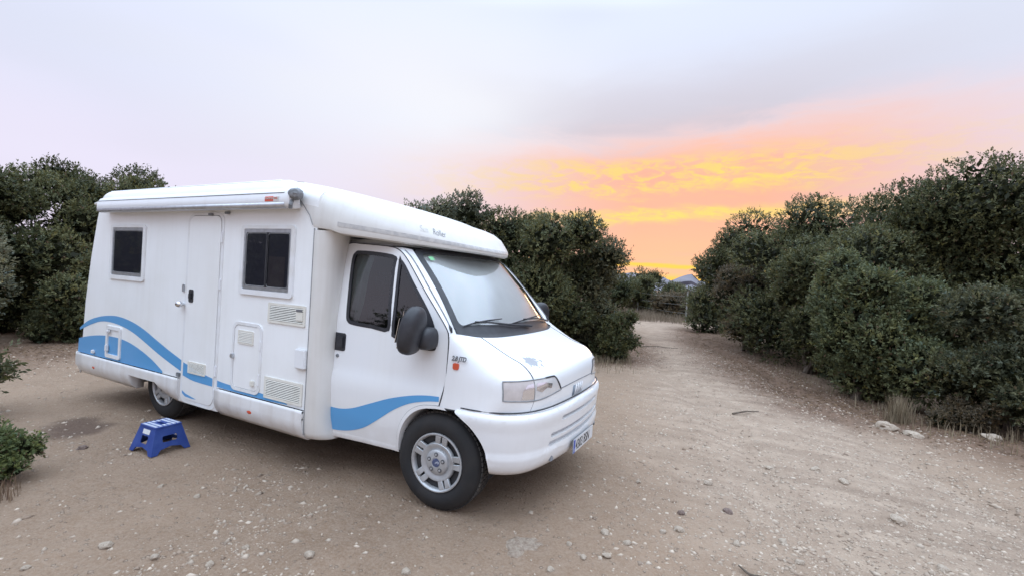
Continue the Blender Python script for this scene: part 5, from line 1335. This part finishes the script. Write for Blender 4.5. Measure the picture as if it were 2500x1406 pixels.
def grass_obj(name, D):
    me = bpy.data.meshes.new(name); fill_mesh(me, *D, smooth=False); me.materials.append(MATS['straw']); return link(bpy.data.objects.new(name, me))
rng = np.random.default_rng(77)
def tuft(x, y, r_, n, h, label, **k):
    a = rng.uniform(0, 6.283, n); d = r_*np.sqrt(rng.random(n)); tag(grass_obj('grass_tuft', blades(rng, x+d*np.cos(a), y+d*np.sin(a), h, **k)), label, 'grass')
tuft(4.13, 4.95, .16, 260, .38, 'dry straw-coloured grass tuft at the foot of the shrubs on the right', w_=.004)
shrub('low_bush', 0, 0, .55, .45, .42, 'low olive bush at the right edge under the big shrub', 'bush', n=12000, leaf=.028, nl=10, seed=29, cols=BROWN, trunk=False, xy=(4.95, 5.1))
tuft(-2.75, -2.75, .35, 500, .14, 'thin reddish dry grass below the small green bush', w_=.003, col=((.16, .10, .07), (.28, .20, .13)))
pts = []
for line, wd, n in ((MIDLINE, .8, 9000), (BUSHLINE, .40, 2600), (LEFTLINE, .9, 2600)):
    line = np.array(line); seg = rng.integers(0, len(line)-1, n); u = rng.random(n)[:, None]
    p = line[seg]*(1-u)+line[seg+1]*u+rng.normal(0, wd, (n, 2)); pts.append(p)
far = np.array([place(a, b_) for a, b_ in zip(rng.uniform(6.5, 15, 5000), rng.uniform(25.5, 36, 5000))]); 
pts = np.vstack(pts); keep = (polydist(pts[:, 0], pts[:, 1], TRACK) > 1.7) & ~((pts[:, 0] < 1) & (np.abs(pts[:, 1]) < 1.3)); pts = pts[keep]
D1 = blades(rng, pts[:, 0], pts[:, 1], .20, w_=.005); D2 = blades(rng, far[:, 0], far[:, 1], .42, w_=.012, col=((.14, .11, .08), (.26, .21, .15)))
D3 = [np.vstack([D1[0], D2[0]]), np.vstack([D1[1], D2[1]+len(D1[0])]), np.vstack([D1[2], D2[2]])]
tag(grass_obj('dry_grass', D3), 'thin dry grass along the verges and beyond the track', 'grass', kind='stuff')
# fallen leaves under the shrubs
pl_ = []
for line, wd, n in ((BUSHLINE, .55, 9000), (MIDLINE, .6, 5000), (LEFTLINE, .7, 4000)):
    line = np.array(line); seg = rng.integers(0, len(line)-1, n); u = rng.random(n)[:, None]; pl_.append(line[seg]*(1-u)+line[seg+1]*u+rng.normal(0, wd, (n, 2)))
pl_ = np.vstack(pl_); n = len(pl_); a = rng.uniform(0, 6.283, n); l_ = rng.uniform(.012, .035, n)
dx, dy = np.cos(a)*l_, np.sin(a)*l_; z = gheight(pl_[:, 0], pl_[:, 1])+.006
q = np.stack([np.stack([pl_[:, 0]-dx, pl_[:, 1]-dy, z], -1), np.stack([pl_[:, 0]-dy*.35, pl_[:, 1]+dx*.35, z+rng.uniform(.002, .012, n)], -1), np.stack([pl_[:, 0]+dx, pl_[:, 1]+dy, z+rng.uniform(0, .015, n)], -1), np.stack([pl_[:, 0]+dy*.35, pl_[:, 1]-dx*.35, z+rng.uniform(.002, .01, n)], -1)], 1).reshape(-1, 3)
k = rng.random((n, 1)); g = np.array([.10, .06, .035])*(1-k)+np.array([.26, .17, .10])*k
tag(grass_obj('leaf_litter', (q, np.arange(4*n).reshape(-1, 4), np.repeat(np.c_[g, np.ones(n)], 4, 0))), 'brown fallen leaves lying under the shrubs', 'leaf litter', kind='stuff')
# twigs on the track
for x, y, l, a, lb in ((-.22, 10.8, .55, .5, 'dead branch lying across the far part of the track'), (2.1, 3.9, .28, .9, 'thin dead twig on the pale part of the track'), (2.15, -.62, .16, 2.2, 'curved dead twig near the bottom edge of the track')):
    dx, dy = math.cos(a), math.sin(a); z = float(gheight(np.array(x), np.array(y)))+.012
    tag(tube_obj('twig', spline([(x-dx*l, y-dy*l, z), (x-dx*l*.2+dy*.04, y-dy*l*.2-dx*.04, z+.03), (x+dx*l*.3, y+dy*l*.3, z+.01), (x+dx*l, y+dy*l, z)], 4), list(np.linspace(.016, .005, 13)), 'bark'), lb, 'twig')
